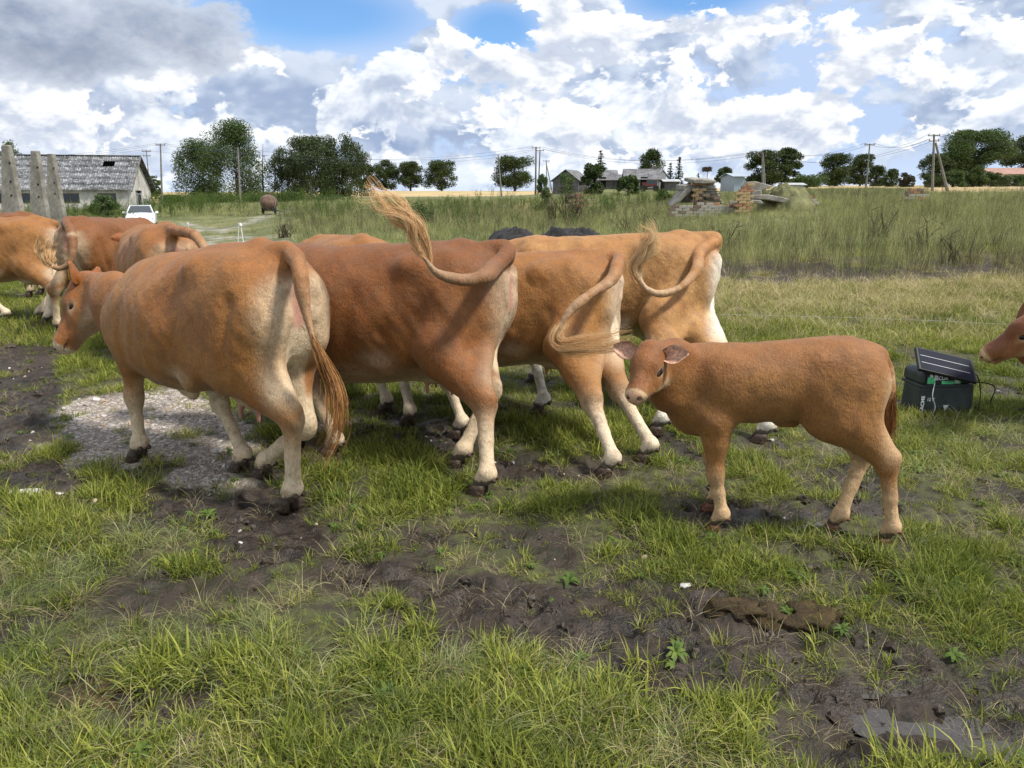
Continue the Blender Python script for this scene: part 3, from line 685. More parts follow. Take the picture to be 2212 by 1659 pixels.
# ------------------------------------------------------------------ white car
M_paint, t, b = new_mat('white_car_paint'); b.inputs['Base Color'].default_value = (.78, .80, .82, 1); b.inputs['Roughness'].default_value = .22; b.inputs['Coat Weight'].default_value = .6
M_rub = simple_mat('tyre_rubber', (.02, .02, .02), .8, .1); M_blk, t, b = new_mat('black_trim'); b.inputs['Base Color'].default_value = (.015, .015, .017, 1); b.inputs['Roughness'].default_value = .3
M_lamp, t, b = new_mat('headlight_glass'); b.inputs['Base Color'].default_value = (.35, .37, .40, 1); b.inputs['Roughness'].default_value = .08; b.inputs['Metallic'].default_value = .5
M_chr, t, b = new_mat('chrome'); b.inputs['Base Color'].default_value = (.7, .7, .72, 1); b.inputs['Roughness'].default_value = .12; b.inputs['Metallic'].default_value = 1
cpos = GD(299, 50.0); car = empty('car', (cpos.x, cpos.y+.2, cpos.z-.02), R(23), label='white saloon car parked facing the camera beside the barn', cat='car')
def loft(secs, name, mat, parent, smooth=True, close=True):
    n = len(secs[0]); V = [p for s_ in secs for p in s_]; F = []
    for i in range(len(secs)-1):
        for k in range(n-1+int(close)): F.append((i*n+k, i*n+(k+1) % n, (i+1)*n+(k+1) % n, (i+1)*n+k))
    F += [tuple(range(n))[::-1], tuple((len(secs)-1)*n+k for k in range(n))]
    o = mesh_obj(name, V, F, mat, parent, False); 
    if smooth:
        bv = o.modifiers.new('bevel', 'BEVEL'); bv.width = .05; bv.segments = 3; bv.limit_method = 'ANGLE'; bv.angle_limit = R(20)
        o.data.polygons.foreach_set('use_smooth', np.ones(len(o.data.polygons), bool))
    return o
def csec(y, w, zb, zs, zt, wt, tum=.04):  # half sections mirrored; y = distance back from the nose
    return [(-w*.88, y, zb), (-w, y, zb+.15), (-w, y, zs), (-wt, y, zt), (-wt*.5, y, zt+tum*.7), (0, y, zt+tum), (wt*.5, y, zt+tum*.7), (wt, y, zt), (w, y, zs), (w, y, zb+.15), (w*.88, y, zb)]
loft([csec(-.02, .70, .22, .50, .58, .60), csec(.06, .82, .19, .55, .68, .68), csec(.35, .90, .18, .62, .77, .74), csec(.9, .915, .18, .72, .90, .78), csec(1.35, .92, .18, .80, .98, .78), csec(3.4, .92, .18, .84, .98, .78), csec(4.3, .90, .2, .82, 1.0, .74), csec(4.75, .84, .25, .78, .95, .68), csec(4.85, .76, .35, .7, .85, .6)], 'body', M_paint, car)
cab = loft([[(-.77, 1.25, .96), (.77, 1.25, .96), (.76, 1.27, .97), (-.76, 1.27, .97)], [(-.60, 2.15, 1.40), (.60, 2.15, 1.40), (.60, 2.2, 1.42), (-.60, 2.2, 1.42)], [(-.60, 3.0, 1.44), (.60, 3.0, 1.44), (.60, 3.0, 1.46), (-.60, 3.0, 1.46)], [(-.72, 4.2, 1.0), (.72, 4.2, 1.0), (.72, 4.25, 1.02), (-.72, 4.25, 1.02)]], 'roof', M_paint, car)
mb = MB(); mb.prism([(-.74, 1.30, .975), (.74, 1.30, .975), (.585, 2.12, 1.385), (-.585, 2.12, 1.385)], (0, -.03, .03), (0, .0, .0)); mb.build('windscreen', M_glass, car)
for sg in (-1, 1):
    mb = MB(); mb.prism([(sg*.80, 1.5, .97), (sg*.80, 4.1, .99), (sg*.62, 3.1, 1.40), (sg*.62, 2.2, 1.39)], (sg*.012, 0, 0), (-sg*.02, 0, 0)); mb.build('side_window', M_glass, car)
    mb = MB(); mb.tube([(sg*.80, 1.36, .98), (sg*.63, 2.14, 1.40), (sg*.63, 3.0, 1.45)], .035, 6); mb.build('roof_pillar', M_paint, car)
    mb = MB(); mb.box((sg*1.0, 1.62, 1.0), (.20, .10, .14), taper=.8); mb.box((sg*.88, 1.64, .95), (.14, .05, .04)); o = mb.build('mirror', M_paint, car); bv = o.modifiers.new('bevel', 'BEVEL'); bv.width = .03; bv.segments = 2
    mb = MB(); mb.prism([(sg*.40, -.01, .585), (sg*.80, .10, .60), (sg*.845, .30, .70), (sg*.66, .10, .685)], (0, -.035, 0), (0, .05, 0)); mb.build('headlight', M_lamp, car)
    mb = MB(); mb.box((sg*.66, -.0, .33), (.16, .06, .09)); mb.build('fog_lamp', M_blk, car)
    for y in (.92, 3.7):
        MX = Matrix.Rotation(math.pi/2, 3, 'Y'); wh_ = MB().lathe([(.20, -.11), (.30, -.11), (.325, -.07), (.325, .07), (.30, .11), (.20, .11)], 24, (sg*.80, y, .325), MX).build('wheel', M_rub, car, True)
        rm = MB().lathe([(.03, -.115), (.19, -.112), (.205, -.09), (.205, .09), (.19, .118), (.03, .118)], 20, (sg*.80, y, .325), MX).build('rim', M_chr, wh_, False)
mb = MB(); mb.box((0, -.035, .60), (.72, .05, .10)); gr = mb.build('grille', M_blk, car)
mb = MB(); mb.box((0, -.03, .655), (.76, .04, .012)); mb.box((0, -.035, .545), (.70, .04, .012)); mb.build('grille_trim', M_chr, gr)
mb = MB(); mb.box((0, .0, .33), (1.05, .05, .14)); mb.build('bumper_intake', M_blk, car)
mb = MB(); mb.box((0, -.06, .45), (.52, .015, .11)); pl = mb.build('number_plate', simple_mat('plate', (.75, .75, .72), .5, .02), car)
mb = MB(); mb.lathe([(.001, 0), (.07, 0), (.07, .012), (.001, .012)], 20, (0, 0, 0)); bd = mb.build('badge', M_chr, car); bd.location = (0, .02, .71); bd.scale = (1, .55, 1); bd.rotation_euler = (R(60), 0, 0)
for sg in (-1, 1): mb = MB(); mb.tube([(sg*.1, 1.28, 1.0), (sg*.55, 1.45, 1.07)], .012, 5); mb.build('wiper', M_blk, car)
# ------------------------------------------------------------------ rusty tank trailer
M_rust, t, b = new_mat('rusty_tank'); tc = t.add('ShaderNodeTexCoord').outputs['Object']
c = t.mix(t.maprange(t.noise(tc, 3, 6, .7), .35, .65), (.10, .065, .045), (.20, .13, .095)); t.l.new(c, b.inputs['Base Color']); b.inputs['Roughness'].default_value = .8
tp = GD(583, 66); tk = empty('tank_trailer', tuple(tp), R(12), label='rusty brown cylindrical tank trailer standing on the sandy track', cat='trailer')
MX = Matrix.Rotation(math.pi/2, 3, 'X'); zt_ = 1.02
mb = MB(); mb.lathe([(.05, -1.32), (.30, -1.29), (.52, -1.18), (.62, -1.05), (.62, 1.05), (.52, 1.18), (.3, 1.29), (.05, 1.32)], 28, (0, 0, zt_), MX); mb.build('tank', M_rust, tk, True)
for y in (-1.0, -.35, .35, 1.0): MB().lathe([(.625, -.03), (.645, -.03), (.645, .03), (.625, .03)], 28, (0, y, zt_), MX).build('hoop', simple_mat('hoop_grey', (.30, .29, .28), .7) if y == -1.0 else M_rust, tk)
MB().lathe([(.14, .6), (.14, .72), (.17, .73), (.17, .76), (.02, .76)], 14, (0, .1, zt_)).build('filler_cap', M_rust, tk)
for sg in (-1, 1):
    MB().lathe([(.1, -.09), (.30, -.09), (.33, -.05), (.33, .05), (.30, .09), (.1, .09)], 18, (sg*.50, -.5, .33), Matrix.Rotation(math.pi/2, 3, 'Y')).build('wheel', M_rub, tk)
mb = MB(); [mb.box((sg*.3, -.1, .42), (.08, 2.5, .10)) for sg in (-1, 1)]; mb.box((0, -.5, .36), (1.0, .08, .08)); mb.tube([(.3, -1.3, .42), (.9, -2.0, .35), (1.3, -2.4, .25)], .04, 6); mb.tube([(-.3, -1.3, .42), (.9, -2.0, .35)], .04, 6); mb.build('chassis', M_blk, tk)
for yy in (-.9, .8): mb = MB(); mb.box((0, yy, .52), (.8, .12, .16)); mb.build('saddle', M_rust, tk)
# ------------------------------------------------------------------ electric fence charger with solar panel
M_case = simple_mat('dark_green_grey_plastic', (.040, .050, .050), .5, .25, 7, bump=.15)
M_pnl, t, b = new_mat('solar_cells'); b.inputs['Base Color'].default_value = (.010, .013, .024, 1); b.inputs['Roughness'].default_value = .6; b.inputs['Specular IOR Level'].default_value = .12
M_blackp = simple_mat('black_plastic', (.02, .02, .022), .45, .1); M_wht = simple_mat('white_print', (.80, .82, .82), .6, .02); M_grn = simple_mat('green_sticker', (.10, .50, .22), .5, .35, 30); M_silver = simple_mat('silver_line', (.55, .57, .6), .4, .05)
eb = G0(2040, 893); ez = gz(eb.x, eb.y+.1); eb = V3(eb.x, eb.y+.12, ez-.02); en = empty('fence_charger', tuple(eb), R(4), label='dark box of an electric fence charger with a solar panel on top in the grass', cat='fence charger'); en.scale = (1.04, 1.04, 1.16)
def bevel(o, w_, s_=2): q = o.modifiers.new('bevel', 'BEVEL'); q.width = w_; q.segments = s_; q.limit_method = 'ANGLE'; return o
mb = MB(); mb.box((-.02, 0, .105), (.40, .24, .21), taper=.97); bevel(mb.build('lower_case', M_case, en), .02)
mb = MB(); mb.box((-.022, 0, .216), (.41, .25, .022)); bevel(mb.build('rim', M_case, en), .006)
mb = MB(); mb.prism([(-.225, -.118, .228), (.175, -.118, .228), (.175, -.118, .30), (.12, -.118, .325), (-.19, -.118, .325), (-.225, -.118, .30)], (0, -.002, 0), (0, .235, 0)); bevel(mb.build('lid', M_case, en), .018)
mb = MB(); mb.box((.20, .02, .115), (.10, .19, .20), taper=.85); bevel(mb.build('side_housing', M_case, en), .03)
mb = MB(); mb.box((-.06, -.124, .268), (.27, .012, .085)); rc = mb.build('label_recess', M_blackp, en)
mb = MB(); mb.box((-.155, -.1315, .258), (.06, .003, .045)); mb.box((-.03, -.1315, .243), (.09, .003, .022)); mb.box((.045, -.1315, .250), (.05, .003, .03)); mb.build('sticker', M_grn, rc)
for q, r_ in ((-.165, .010), (-.13, .012), (.035, .014)): MB().lathe([(r_, 0), (r_, .014), (r_*.7, .018)], 12, (q, -.131, .29 if q < 0 else .252), Matrix.Rotation(math.pi/2, 3, 'X')).build('knob', M_silver, rc)
def text(s_, size, loc, rot, mat, parent, name):
    cu = bpy.data.curves.new(name, 'FONT'); cu.body = s_; cu.size = size; cu.extrude = .0008; cu.align_x = 'CENTER'; cu.align_y = 'CENTER'; cu.offset = size*.02
    o = bpy.data.objects.new(name, cu); dg = bpy.context.evaluated_depsgraph_get(); COL.objects.link(o); bpy.context.view_layer.update(); me = bpy.data.meshes.new_from_object(o.evaluated_get(bpy.context.evaluated_depsgraph_get())); bpy.data.objects.remove(o); me.name = name
    o = bpy.data.objects.new(name, me); COL.objects.link(o); me.materials.append(mat); o.parent = parent; o.location = loc; o.rotation_euler = rot; return o
text('SECUR', .036, (-.085, -.1335, .272), (math.pi/2, 0, 0), M_wht, rc, 'lettering')
text('12 V', .030, (-.135, -.1225, .125), (math.pi/2, 0, 0), M_wht, en, 'lettering')
text('LACME', .036, (-.193, -.1225, .095), (math.pi/2, -math.pi/2, 0), M_wht, en, 'lettering')
mb = MB(); mb.prism([(-.03, -.122, .085), (.01, -.122, .085), (-.015, -.122, .045)], (0, -.0015, 0), (0, .002, 0)); mb.build('warning_mark', M_wht, en)
pr = MB(); pa_, pb_, pc_, pd_ = V3(-.215, .02, .46), V3(.215, -.02, .37), V3(.15, -.20, .257), V3(-.28, -.16, .347)
o_ = (pb_-pa_).cross(pd_-pa_).normalized()*-1; o_ = o_ if o_.z > 0 else -o_
pr.prism([pa_, pd_, pc_, pb_], o_*.0, -o_*.024); pn = bevel(pr.build('solar_panel', M_blackp, en), .004)
def inset(f0, f1, g0, g1): return [pa_*(1-u)*(1-v)+pb_*u*(1-v)+pc_*u*v+pd_*(1-u)*v for u, v in ((f0, g0), (f0, g1), (f1, g1), (f1, g0))]
for gx0, gx1 in ((.05, .34), (.37, .65), (.68, .95)): MB().prism(inset(.04, .96, gx0, gx1), o_*.0005, o_*.002).build('cell_strip', M_pnl, pn)
for gx0 in (.352, .662): MB().prism(inset(.06, .90, gx0, gx0+.016), o_*.001, o_*.003).build('contact_line', M_silver, pn)
mb = MB(); mb.tube([V3(.0, .02, .32), (pa_+pb_+pc_+pd_)/4-o_*.03], .018, 6); mb.build('bracket', M_blackp, en)
mb = MB(); pts = catmull([V3(.18, -.05, .28), V3(.24, -.06, .27), V3(.27, -.08, .18), V3(.25, -.12, .08), V3(.22, -.14, .02)], 4); mb.tube(pts, .004, 5); mb.build('cable', M_blackp, en)
mb = MB(); pts = catmull([V3(-.13, -.135, .24), V3(-.15, -.16, .16), V3(-.11, -.15, .08), V3(-.13, -.15, .01)], 4); mb.tube(pts, .003, 5); mb.build('cable', M_wht, en)
ld = MB(); pts = catmull([eb+V3(.24, 0, .26), eb+V3(.42, -.02, .22), P(2140, 876, eb.y-.05), P(2185, 885, eb.y-.1), P(2260, 882, eb.y-.2), P(2400, 900, eb.y-.3)], 6); ld.tube(pts, .005, 5); tagit(ld.build('lead_wire', M_blackp), 'thin black lead running right from the fence charger', 'cable')
# ------------------------------------------------------------------ electric fence line: white wire and thin white rods
M_rod = simple_mat('white_plastic_rod', (.72, .72, .68), .5, .05)
M_wire = simple_mat('fence_wire', (.52, .52, .48), .6, .05)
ww = MB(); ww.tube([P(900, 662, 7.4), P(1300, 672, 6.6), P(1560, 679, 6.25), P(1836, 686, 6.0), P(2000, 692, 5.9), P(2165, 700, 5.8), P(2330, 708, 5.7)], .0013, 4); tagit(ww.build('fence_wire', M_wire), 'thin pale electric fence wire running behind the calf to the right', 'wire')
for (px, y0, y1, D, dx, lab) in ((405, 480, 505, 24, 8, 'thin white fence rod left of the dry stem, beyond the herd'), (519, 481, 532, 15.5, 14, 'white fence rod leaning right, with an insulator, behind the first cow')):
    a = P(px, y0, D); e = P(px+dx, y1, D); e.z = min(e.z, ht(e.x, e.y)); r = empty('fence_rod', tuple(e), 0, label=lab, cat='fence rod'); MB().tube([(0, 0, -.1), a-e], [.014, .010], 6).build('rod', M_rod, r)
    MB().lathe([(.02, -.03), (.035, -.02), (.035, .02), (.02, .03)], 8, a-e-V3(0, 0, .05)).build('insulator', M_rod, r)
a = P(516, 481, 15.6); e = P(514, 531, 15.6); tagit(MB().tube([e, a], [.010, .006], 5).build('fence_stake', M_rod), 'upright thin white stake beside the leaning rod', 'stake')
ww = MB(); ww.tube(catmull([P(405, 480, 24), P(440, 492, 21), P(480, 494, 18), P(517, 484, 15.5)], 5), .006, 4); tagit(ww.build('fence_wire', M_wire), 'slack pale wire between the two white rods on the left', 'wire')
st = MB(); e = G0(1950, 812); st.tube([e, e+V3(.01, .02, .35), e+V3(.035, .03, .72)], [.006, .005, .002], 5); tagit(st.build('dry_stem', M_straw), 'tall dry straw stem standing between the calf and the charger', 'stem')
# white scrap and dung
def litter(name, px, py, w_, d_, h_, mat, seed, **kw):
    V, F = lump(seed, 1.0, .45, 3); p = G0(px, py); p.z = gz(p.x, p.y)
    rr = random.Random(seed); rz = rr.uniform(0, 6); ca, sa = math.cos(rz*.1), math.sin(rz*.1)
    VV = [(v[0]*w_*ca-v[1]*d_*sa, v[0]*w_*sa+v[1]*d_*ca, v[2]*h_) for v in V]; o = mesh_obj(name, VV, F, mat, None, True, **kw); o.location = p+V3(0, 0, h_*.15); return o
M_dung, t, b = new_mat('cow_dung'); tc = t.add('ShaderNodeTexCoord').outputs['Object']; c = t.ramp(t.noise(tc, 18, 6, .7), [(.3, (.022, .015, .007)), (.55, (.060, .038, .013)), (.75, (.12, .08, .028))]); t.l.new(c, b.inputs['Base Color']); b.inputs['Roughness'].default_value = .5; bp = t.add('ShaderNodeBump', ins={'Strength': 1, 'Distance': .02, 'Height': t.noise(tc, 45, 5, .7)}); t.l.new(bp.outputs[0], b.inputs['Normal'])
litter('cow_pat', 1590, 1322, .095, .085, .05, M_dung, 11, label='brown cow pat at the left end of the dung below the calf', cat='dung')
litter('cow_pat', 1668, 1330, .10, .09, .045, M_dung, 21, label='flattened brown cow pat in the middle of the dung below the calf', cat='dung')
litter('cow_pat', 1750, 1330, .10, .08, .04, M_dung, 12, label='small brown lump of dung beside the large cow pat', cat='dung')
litter('cow_pat', 180, 1500, .17, .10, .04, M_dung, 13, label='dark cow pat in the long grass at the lower left', cat='dung')
litter('white_stone', 62, 1060, .13, .035, .05, M_stone[0], 14, label='flat white stone slab lying at the left edge of the mud', cat='stone')
litter('white_stone', 470, 975, .04, .03, .03, M_stone[0], 15, label='white rounded stone on the gravel under the first cow', cat='stone')
litter('white_stone', 1480, 1265, .02, .016, .015, M_stone[0], 17, label='tiny white stone in the grass below the calf', cat='stone')
# ------------------------------------------------------------------ trees
M_bark = simple_mat('bark', (.07, .06, .05), .95, .35, 4); M_birchbark = simple_mat('birch_bark', (.38, .36, .33), .9, .4, 3)
M_lf = {'dark': leaf_mat('maple_leaves', [(0, (.018, .032, .010)), (.5, (.045, .070, .018)), (1, (.10, .135, .035))], trans=.2),
        'mid': leaf_mat('ash_leaves', [(0, (.030, .052, .014)), (.5, (.065, .105, .028)), (1, (.13, .18, .05))], trans=.25),
        'birch': leaf_mat('birch_leaves', [(0, (.030, .048, .018)), (.5, (.055, .080, .028)), (1, (.10, .13, .05))], trans=.25),
        'spruce': leaf_mat('spruce_needles', [(0, (.012, .024, .012)), (.5, (.025, .042, .018)), (1, (.045, .07, .028))], trans=.1),
        'light': leaf_mat('willow_leaves', [(0, (.05, .085, .03)), (.5, (.09, .14, .045)), (1, (.15, .20, .075))], trans=.3),
        'purple': leaf_mat('dark_purple_leaves', [(0, (.022, .024, .012)), (.5, (.045, .042, .022)), (1, (.08, .07, .035))], trans=.15)}
def leaves(C, sz, rg, flat=0.0, droop=0.0):
    n = len(C); a = rg.normal(size=(n, 3)); a[:, 2] *= (1-flat); a /= np.linalg.norm(a, axis=1)[:, None]+1e-9
    if droop: a[:, 2] = -np.abs(a[:, 2])-droop; a /= np.linalg.norm(a, axis=1)[:, None]
    q = rg.normal(size=(n, 3)); b = np.cross(a, q); b /= np.linalg.norm(b, axis=1)[:, None]+1e-9; s = sz*rg.uniform(.5, 1.4, n)[:, None]
    V = np.stack([C-a*s, C+b*s*.45, C+a*s, C-b*s*.45], 1).reshape(-1, 3); F = np.arange(4*n).reshape(n, 4); return V, F
def tree(label, px0, px1, ytop, ybase, D, kind='maple', leaf='dark', n=5200, seed=1, name='tree', cat='tree', group=None, trunk=.18, stems=1, low=.10, sz=.17):
    rg = np.random.default_rng(seed); pc = (px0+px1)/2; b0 = P(pc, ybase, D); t0 = P(pc, ytop, D); zb = min(b0.z, ht(b0.x, D)+.15) if name != 'far' else b0.z
    base = V3(b0.x, D, zb-.05); H_ = t0.z-zb; Wd = (P(px1, ytop, D).x-P(px0, ytop, D).x)/2*1.10
    r = empty(name, tuple(base), 0, label=label, cat=cat, group=group); pts = []
    mb = MB(); bark = M_birchbark if leaf == 'birch' else M_bark
    if kind == 'spruce':
        mb.tube([(0, 0, -.3), (0, 0, H_*.5), (0, 0, H_*.99)], [.16, .10, .02], 7); lay = int(H_*2.6)
        for k in range(lay):
            z = H_*(.10+.88*k/lay); rr = Wd*(1-(z/H_-.08)**1.1*1.0)*(.85+.3*rg.uniform())
            for j in range(int(7+rr*5)):
                an = rg.uniform(0, 6.28); l = rr*rg.uniform(.65, 1.1); m = max(5, int(l*13)); u = rg.uniform(.1, 1, m)
                pts.append(np.stack([np.cos(an)*l*u, np.sin(an)*l*u, z-l*u*.30+.12*l*u*u+rg.normal(0, .05, m)], 1)+rg.normal(0, .06, (m, 3)))
        C = np.concatenate(pts); V, F = leaves(C, sz*.8, rg, .5)
    else:
        lobes = []; nl = {'maple': 44, 'ash': 60, 'birch': 46, 'bush': 26, 'willow': 18}[kind]; n = int(n*2.5); sz = sz*.80
        for k in range(nl):
            a = rg.uniform(0, 6.28); q = rg.uniform(0, 1)**.55
            if kind == 'maple':
                zz0 = rg.uniform(.04, .97); z = low+(1-low)*zz0; e = math.sqrt(max(0, 1-(max(0, zz0-.42)/.60)**2))*(.80+.20*min(1, zz0/.35)); rr = Wd*e*q*.86; s_ = Wd*rg.uniform(.24, .42)
                lobes.append((rr*math.cos(a), rr*math.sin(a), min(z*H_, H_-s_*.62), s_, .62))
            elif kind == 'ash':
                z = low*.5+(1-low*.5)*rg.uniform(.0, .97); e = (1-max(0, (z-.45)/.6)**1.6)*(.75+.25*min(1, z/.3)); rr = Wd*e*q*.85; s_ = Wd*rg.uniform(.20, .36)
                lobes.append((rr*math.cos(a), rr*math.sin(a), min(z*H_, H_-s_), s_, 1.25))
            elif kind == 'birch':
                z = .03+.93*rg.uniform(); e = 1-max(0, (z-.6)/.5)**1.5*.8; rr = Wd*e*q*.85; s_ = Wd*rg.uniform(.22, .38); lobes.append((rr*math.cos(a), rr*math.sin(a), min(z*H_, H_-s_*.8), s_, .8))
            else:
                z = rg.uniform(.05, .85); rr = Wd*q*math.sqrt(max(.05, 1-(z*.95)**2))*.85; s_ = Wd*rg.uniform(.2, .34); lobes.append((rr*math.cos(a), rr*math.sin(a), min(z*H_, H_-s_*.8), s_, .85 if kind == 'bush' else 1.3))
        wts = np.array([l[3]**2 for l in lobes]); wts /= wts.sum()
        for l, w_ in zip(lobes, wts):
            m = int(n*w_); d = rg.normal(size=(m, 3)); d /= np.linalg.norm(d, axis=1)[:, None]; rad = rg.uniform(.15, 1.12, m)**.6
            c_ = np.array(l[:3])+d*(rad*l[3])[:, None]*np.array([1, 1, l[4]]); pts.append(c_)
            if kind == 'birch':
                k2 = int(m*.05)+3; 
                for j in range(k2):
                    s0 = c_[rg.integers(m)]; ln = rg.uniform(.5, 2.0); mm = 9; u = np.linspace(0, 1, mm); pts.append(np.stack([s0[0]+.12*u*rg.normal(), s0[1]+.12*u*rg.normal(), s0[2]-u*ln], 1)+rg.normal(0, .05, (mm, 3)))
        C = np.concatenate(pts); C = C[C[:, 2] > .05]; V, F = leaves(C, sz, rg, .3, .6 if kind == 'birch' else 0)
        ns = stems
        for s3 in range(ns):
            ox = rg.uniform(-.55, .55)*Wd if ns > 1 else 0; oy = rg.uniform(-.4, .4)*Wd if ns > 1 else 0; top = H_*(.80 if ns == 1 else rg.uniform(.6, .85))
            tp_ = [V3(ox, oy, -.3), V3(ox*1.02+.05, oy, top*.35), V3(ox*1.1, oy, top*.7), V3(ox*1.15+.1, oy, top)]; tr_ = trunk*(1 if ns == 1 else .6)
            mb.tube(tp_, [tr_*1.2, tr_*.85, tr_*.5, tr_*.15], 7)
            for l in lobes[s3::max(1, ns)][:9]:
                st_ = V3(ox, oy, min(l[2]*.55, top*.8)); mb.tube([st_, (st_+V3(*l[:3]))/2+V3(0, 0, -.1*H_*.1), V3(*l[:3])], [tr_*.42, tr_*.28, tr_*.1], 5, False)
    mb.build('trunk', bark, r); mesh_obj('crown', V, F.astype(np.int32), M_lf[leaf], r)
    return r
tree('tall leafy ash tree nearest the barn, on the far left of the tree group', 384, 490, 300, 432, 132, 'ash', 'mid', 8500, 1, stems=2, low=.0)
tree('broad tall ash tree, the highest tree in the picture', 440, 594, 262, 430, 128, 'ash', 'mid', 13000, 2, stems=4, trunk=.22, low=.0)
tree('slim birch just right of the tall ash tree', 586, 662, 308, 430, 128, 'birch', 'birch', 3600, 3)
tree('drooping birch in the middle of the birch group', 622, 726, 291, 430, 125, 'birch', 'birch', 6500, 4)
tree('full drooping birch on the right of the birch group', 686, 796, 286, 428, 127, 'birch', 'birch', 8000, 5)
g_ = 'round maples along the wheat field'
tree('low maple half hidden behind the right birch', 762, 812, 353, 413, 250, 'maple', 'dark', 3600, 6, group=g_, sz=.30, trunk=.3)
tree('maple in the wheat field row, tallest of the row', 806, 862, 344, 413, 250, 'maple', 'dark', 4600, 7, group=g_, sz=.30, trunk=.3)
tree('maple in the wheat field row with a gap at its foot', 856, 918, 348, 413, 250, 'maple', 'dark', 4600, 8, group=g_, sz=.30, trunk=.3)
tree('maple at the right end of the wheat field row', 918, 990, 345, 414, 248, 'maple', 'dark', 5200, 9, group=g_, sz=.30, trunk=.3)
tree('single round maple alone on the wheat field skyline', 1068, 1156, 335, 413, 235, 'maple', 'dark', 6200, 10, sz=.30, trunk=.35, low=.1)
tree('leafy tree behind the barn roof at the left edge', 0, 62, 303, 410, 120, 'ash', 'mid', 2600, 11)
tree('small round tree behind the right corner of the barn', 322, 348, 378, 417, 140, 'maple', 'mid', 1500, 12)
tree('broken-topped spruce behind the small grey shed', 1272, 1320, 320, 405, 128, 'spruce', 'spruce', 3000, 13, name='spruce')
tree('dark bushy tree in front of the grey shed', 1254, 1312, 350, 413, 95, 'bush', 'dark', 4200, 14, sz=.15)
tree('dense dark tree above the ridge of the grey house', 1377, 1433, 321, 400, 135, 'ash', 'dark', 5200, 15, low=.1)
tree('left, shorter spruce of the pair by the grey house', 1434, 1460, 347, 404, 120, 'spruce', 'spruce', 1600, 16, name='spruce')
tree('right, taller spruce of the pair by the grey house', 1450, 1480, 333, 404, 122, 'spruce', 'spruce', 2200, 17, name='spruce')
tree('small spruce on the skyline beside the stork nest', 1499, 1516, 371, 398, 160, 'spruce', 'spruce', 600, 18, name='spruce')
tree('round green bush in front of the grey house', 1333, 1382, 376, 409, 92, 'bush', 'mid', 3200, 19, name='bush', cat='bush', sz=.13)
tree('low bush on the slope left of the ruin', 1417, 1456, 407, 433, 78, 'bush', 'mid', 1800, 20, name='bush', cat='bush', sz=.11)
tree('bushy tree with a leaning top right of the stork nest', 1540, 1590, 357, 400, 125, 'bush', 'dark', 3000, 21)
tree('left one of the two big dark trees behind the double pole', 1612, 1686, 322, 402, 135, 'maple', 'dark', 6500, 22, low=.04, sz=.2)
tree('right one of the two big dark trees behind the double pole', 1664, 1726, 318, 402, 138, 'maple', 'dark', 6500, 23, low=.04, sz=.2)
tree('low spreading bush right of the two big dark trees', 1700, 1786, 377, 402, 120, 'bush', 'mid', 3200, 24, name='bush', cat='bush', sz=.15)
tree('wide airy oak on the right skyline', 1766, 1842, 330, 402, 145, 'maple', 'dark', 5200, 25, low=.06, sz=.2)
tree('oak just behind the thin leaning pole', 1830, 1884, 331, 404, 150, 'maple', 'dark', 4200, 26, low=.08, sz=.2)
tree('low dark tree right of the thin leaning pole', 1868, 1912, 356, 404, 140, 'maple', 'dark', 2400, 27, low=.05)
tree('small feathery tree between the low tree and the dark round one', 1908, 1940, 365, 405, 130, 'ash', 'dark', 1400, 28, low=.05)
tree('compact dark purple-brown round tree on the right', 1936, 1975, 370, 404, 125, 'bush', 'purple', 2600, 29, sz=.13)
tree('huge domed oak behind the pole with a strut', 2014, 2156, 280, 405, 140, 'maple', 'mid', 15000, 30, trunk=.4, low=.28, sz=.22)
tree('smaller leaning oak on the left of the huge domed oak', 1984, 2050, 330, 402, 135, 'maple', 'dark', 4200, 31, low=.25)
tree('dark round tree cut by the right edge of the picture', 2164, 2250, 290, 402, 150, 'maple', 'dark', 7500, 32, trunk=.35, low=.2, sz=.22)
for i, (a, b_, yt, lf_, lab) in enumerate(((1990, 2040, 372, 'dark', 'dark hedge bush left of the strutted pole'), (2030, 2085, 366, 'mid', 'hedge bush behind the foot of the strutted pole'), (2075, 2130, 355, 'mid', 'tall hedge bush under the huge oak'), (2120, 2180, 370, 'mid', 'hedge bush before the pink roof'), (2165, 2230, 376, 'mid', 'hedge bush at the right edge under the pink roof'))):
    tree(lab, a, b_, yt, 404, 118, 'bush', lf_, 2800, 40+i, name='bush', cat='bush', sz=.15)
tree('pale green willow bush left of the small shed', 1154, 1196, 368, 436, 62, 'willow', 'light', 3000, 50, name='willow_bush', cat='bush', sz=.08, stems=3, trunk=.04)
tree('thin pale willow in front of the small shed', 1200, 1250, 366, 436, 64, 'willow', 'light', 1700, 51, name='willow_bush', cat='bush', sz=.08, stems=3, trunk=.04)
tree('wide green bush by the barn wall', 195, 262, 418, 470, 62, 'bush', 'light', 3200, 52, name='bush', cat='bush', sz=.09)
tree('round green bush behind the swinging tail tuft', 845, 935, 430, 492, 40, 'bush', 'mid', 2800, 53, name='bush', cat='bush', sz=.06)
for i, (a, b_, yt, yb, D_, lab) in enumerate(((345, 400, 420, 436, 110, 'low bush right of the barn'), (395, 520, 417, 440, 112, 'long low hedge under the tall ash'), (515, 640, 415, 440, 110, 'reedy hedge behind the tank trailer'), (600, 662, 414, 438, 105, 'green bush under the birches'), (640, 790, 420, 440, 100, 'weedy hedge under the right birch'))):
    tree(lab, a, b_, yt, yb, D_, 'bush', 'mid', 3600, 60+i, name='hedge', cat='hedge', sz=.13)
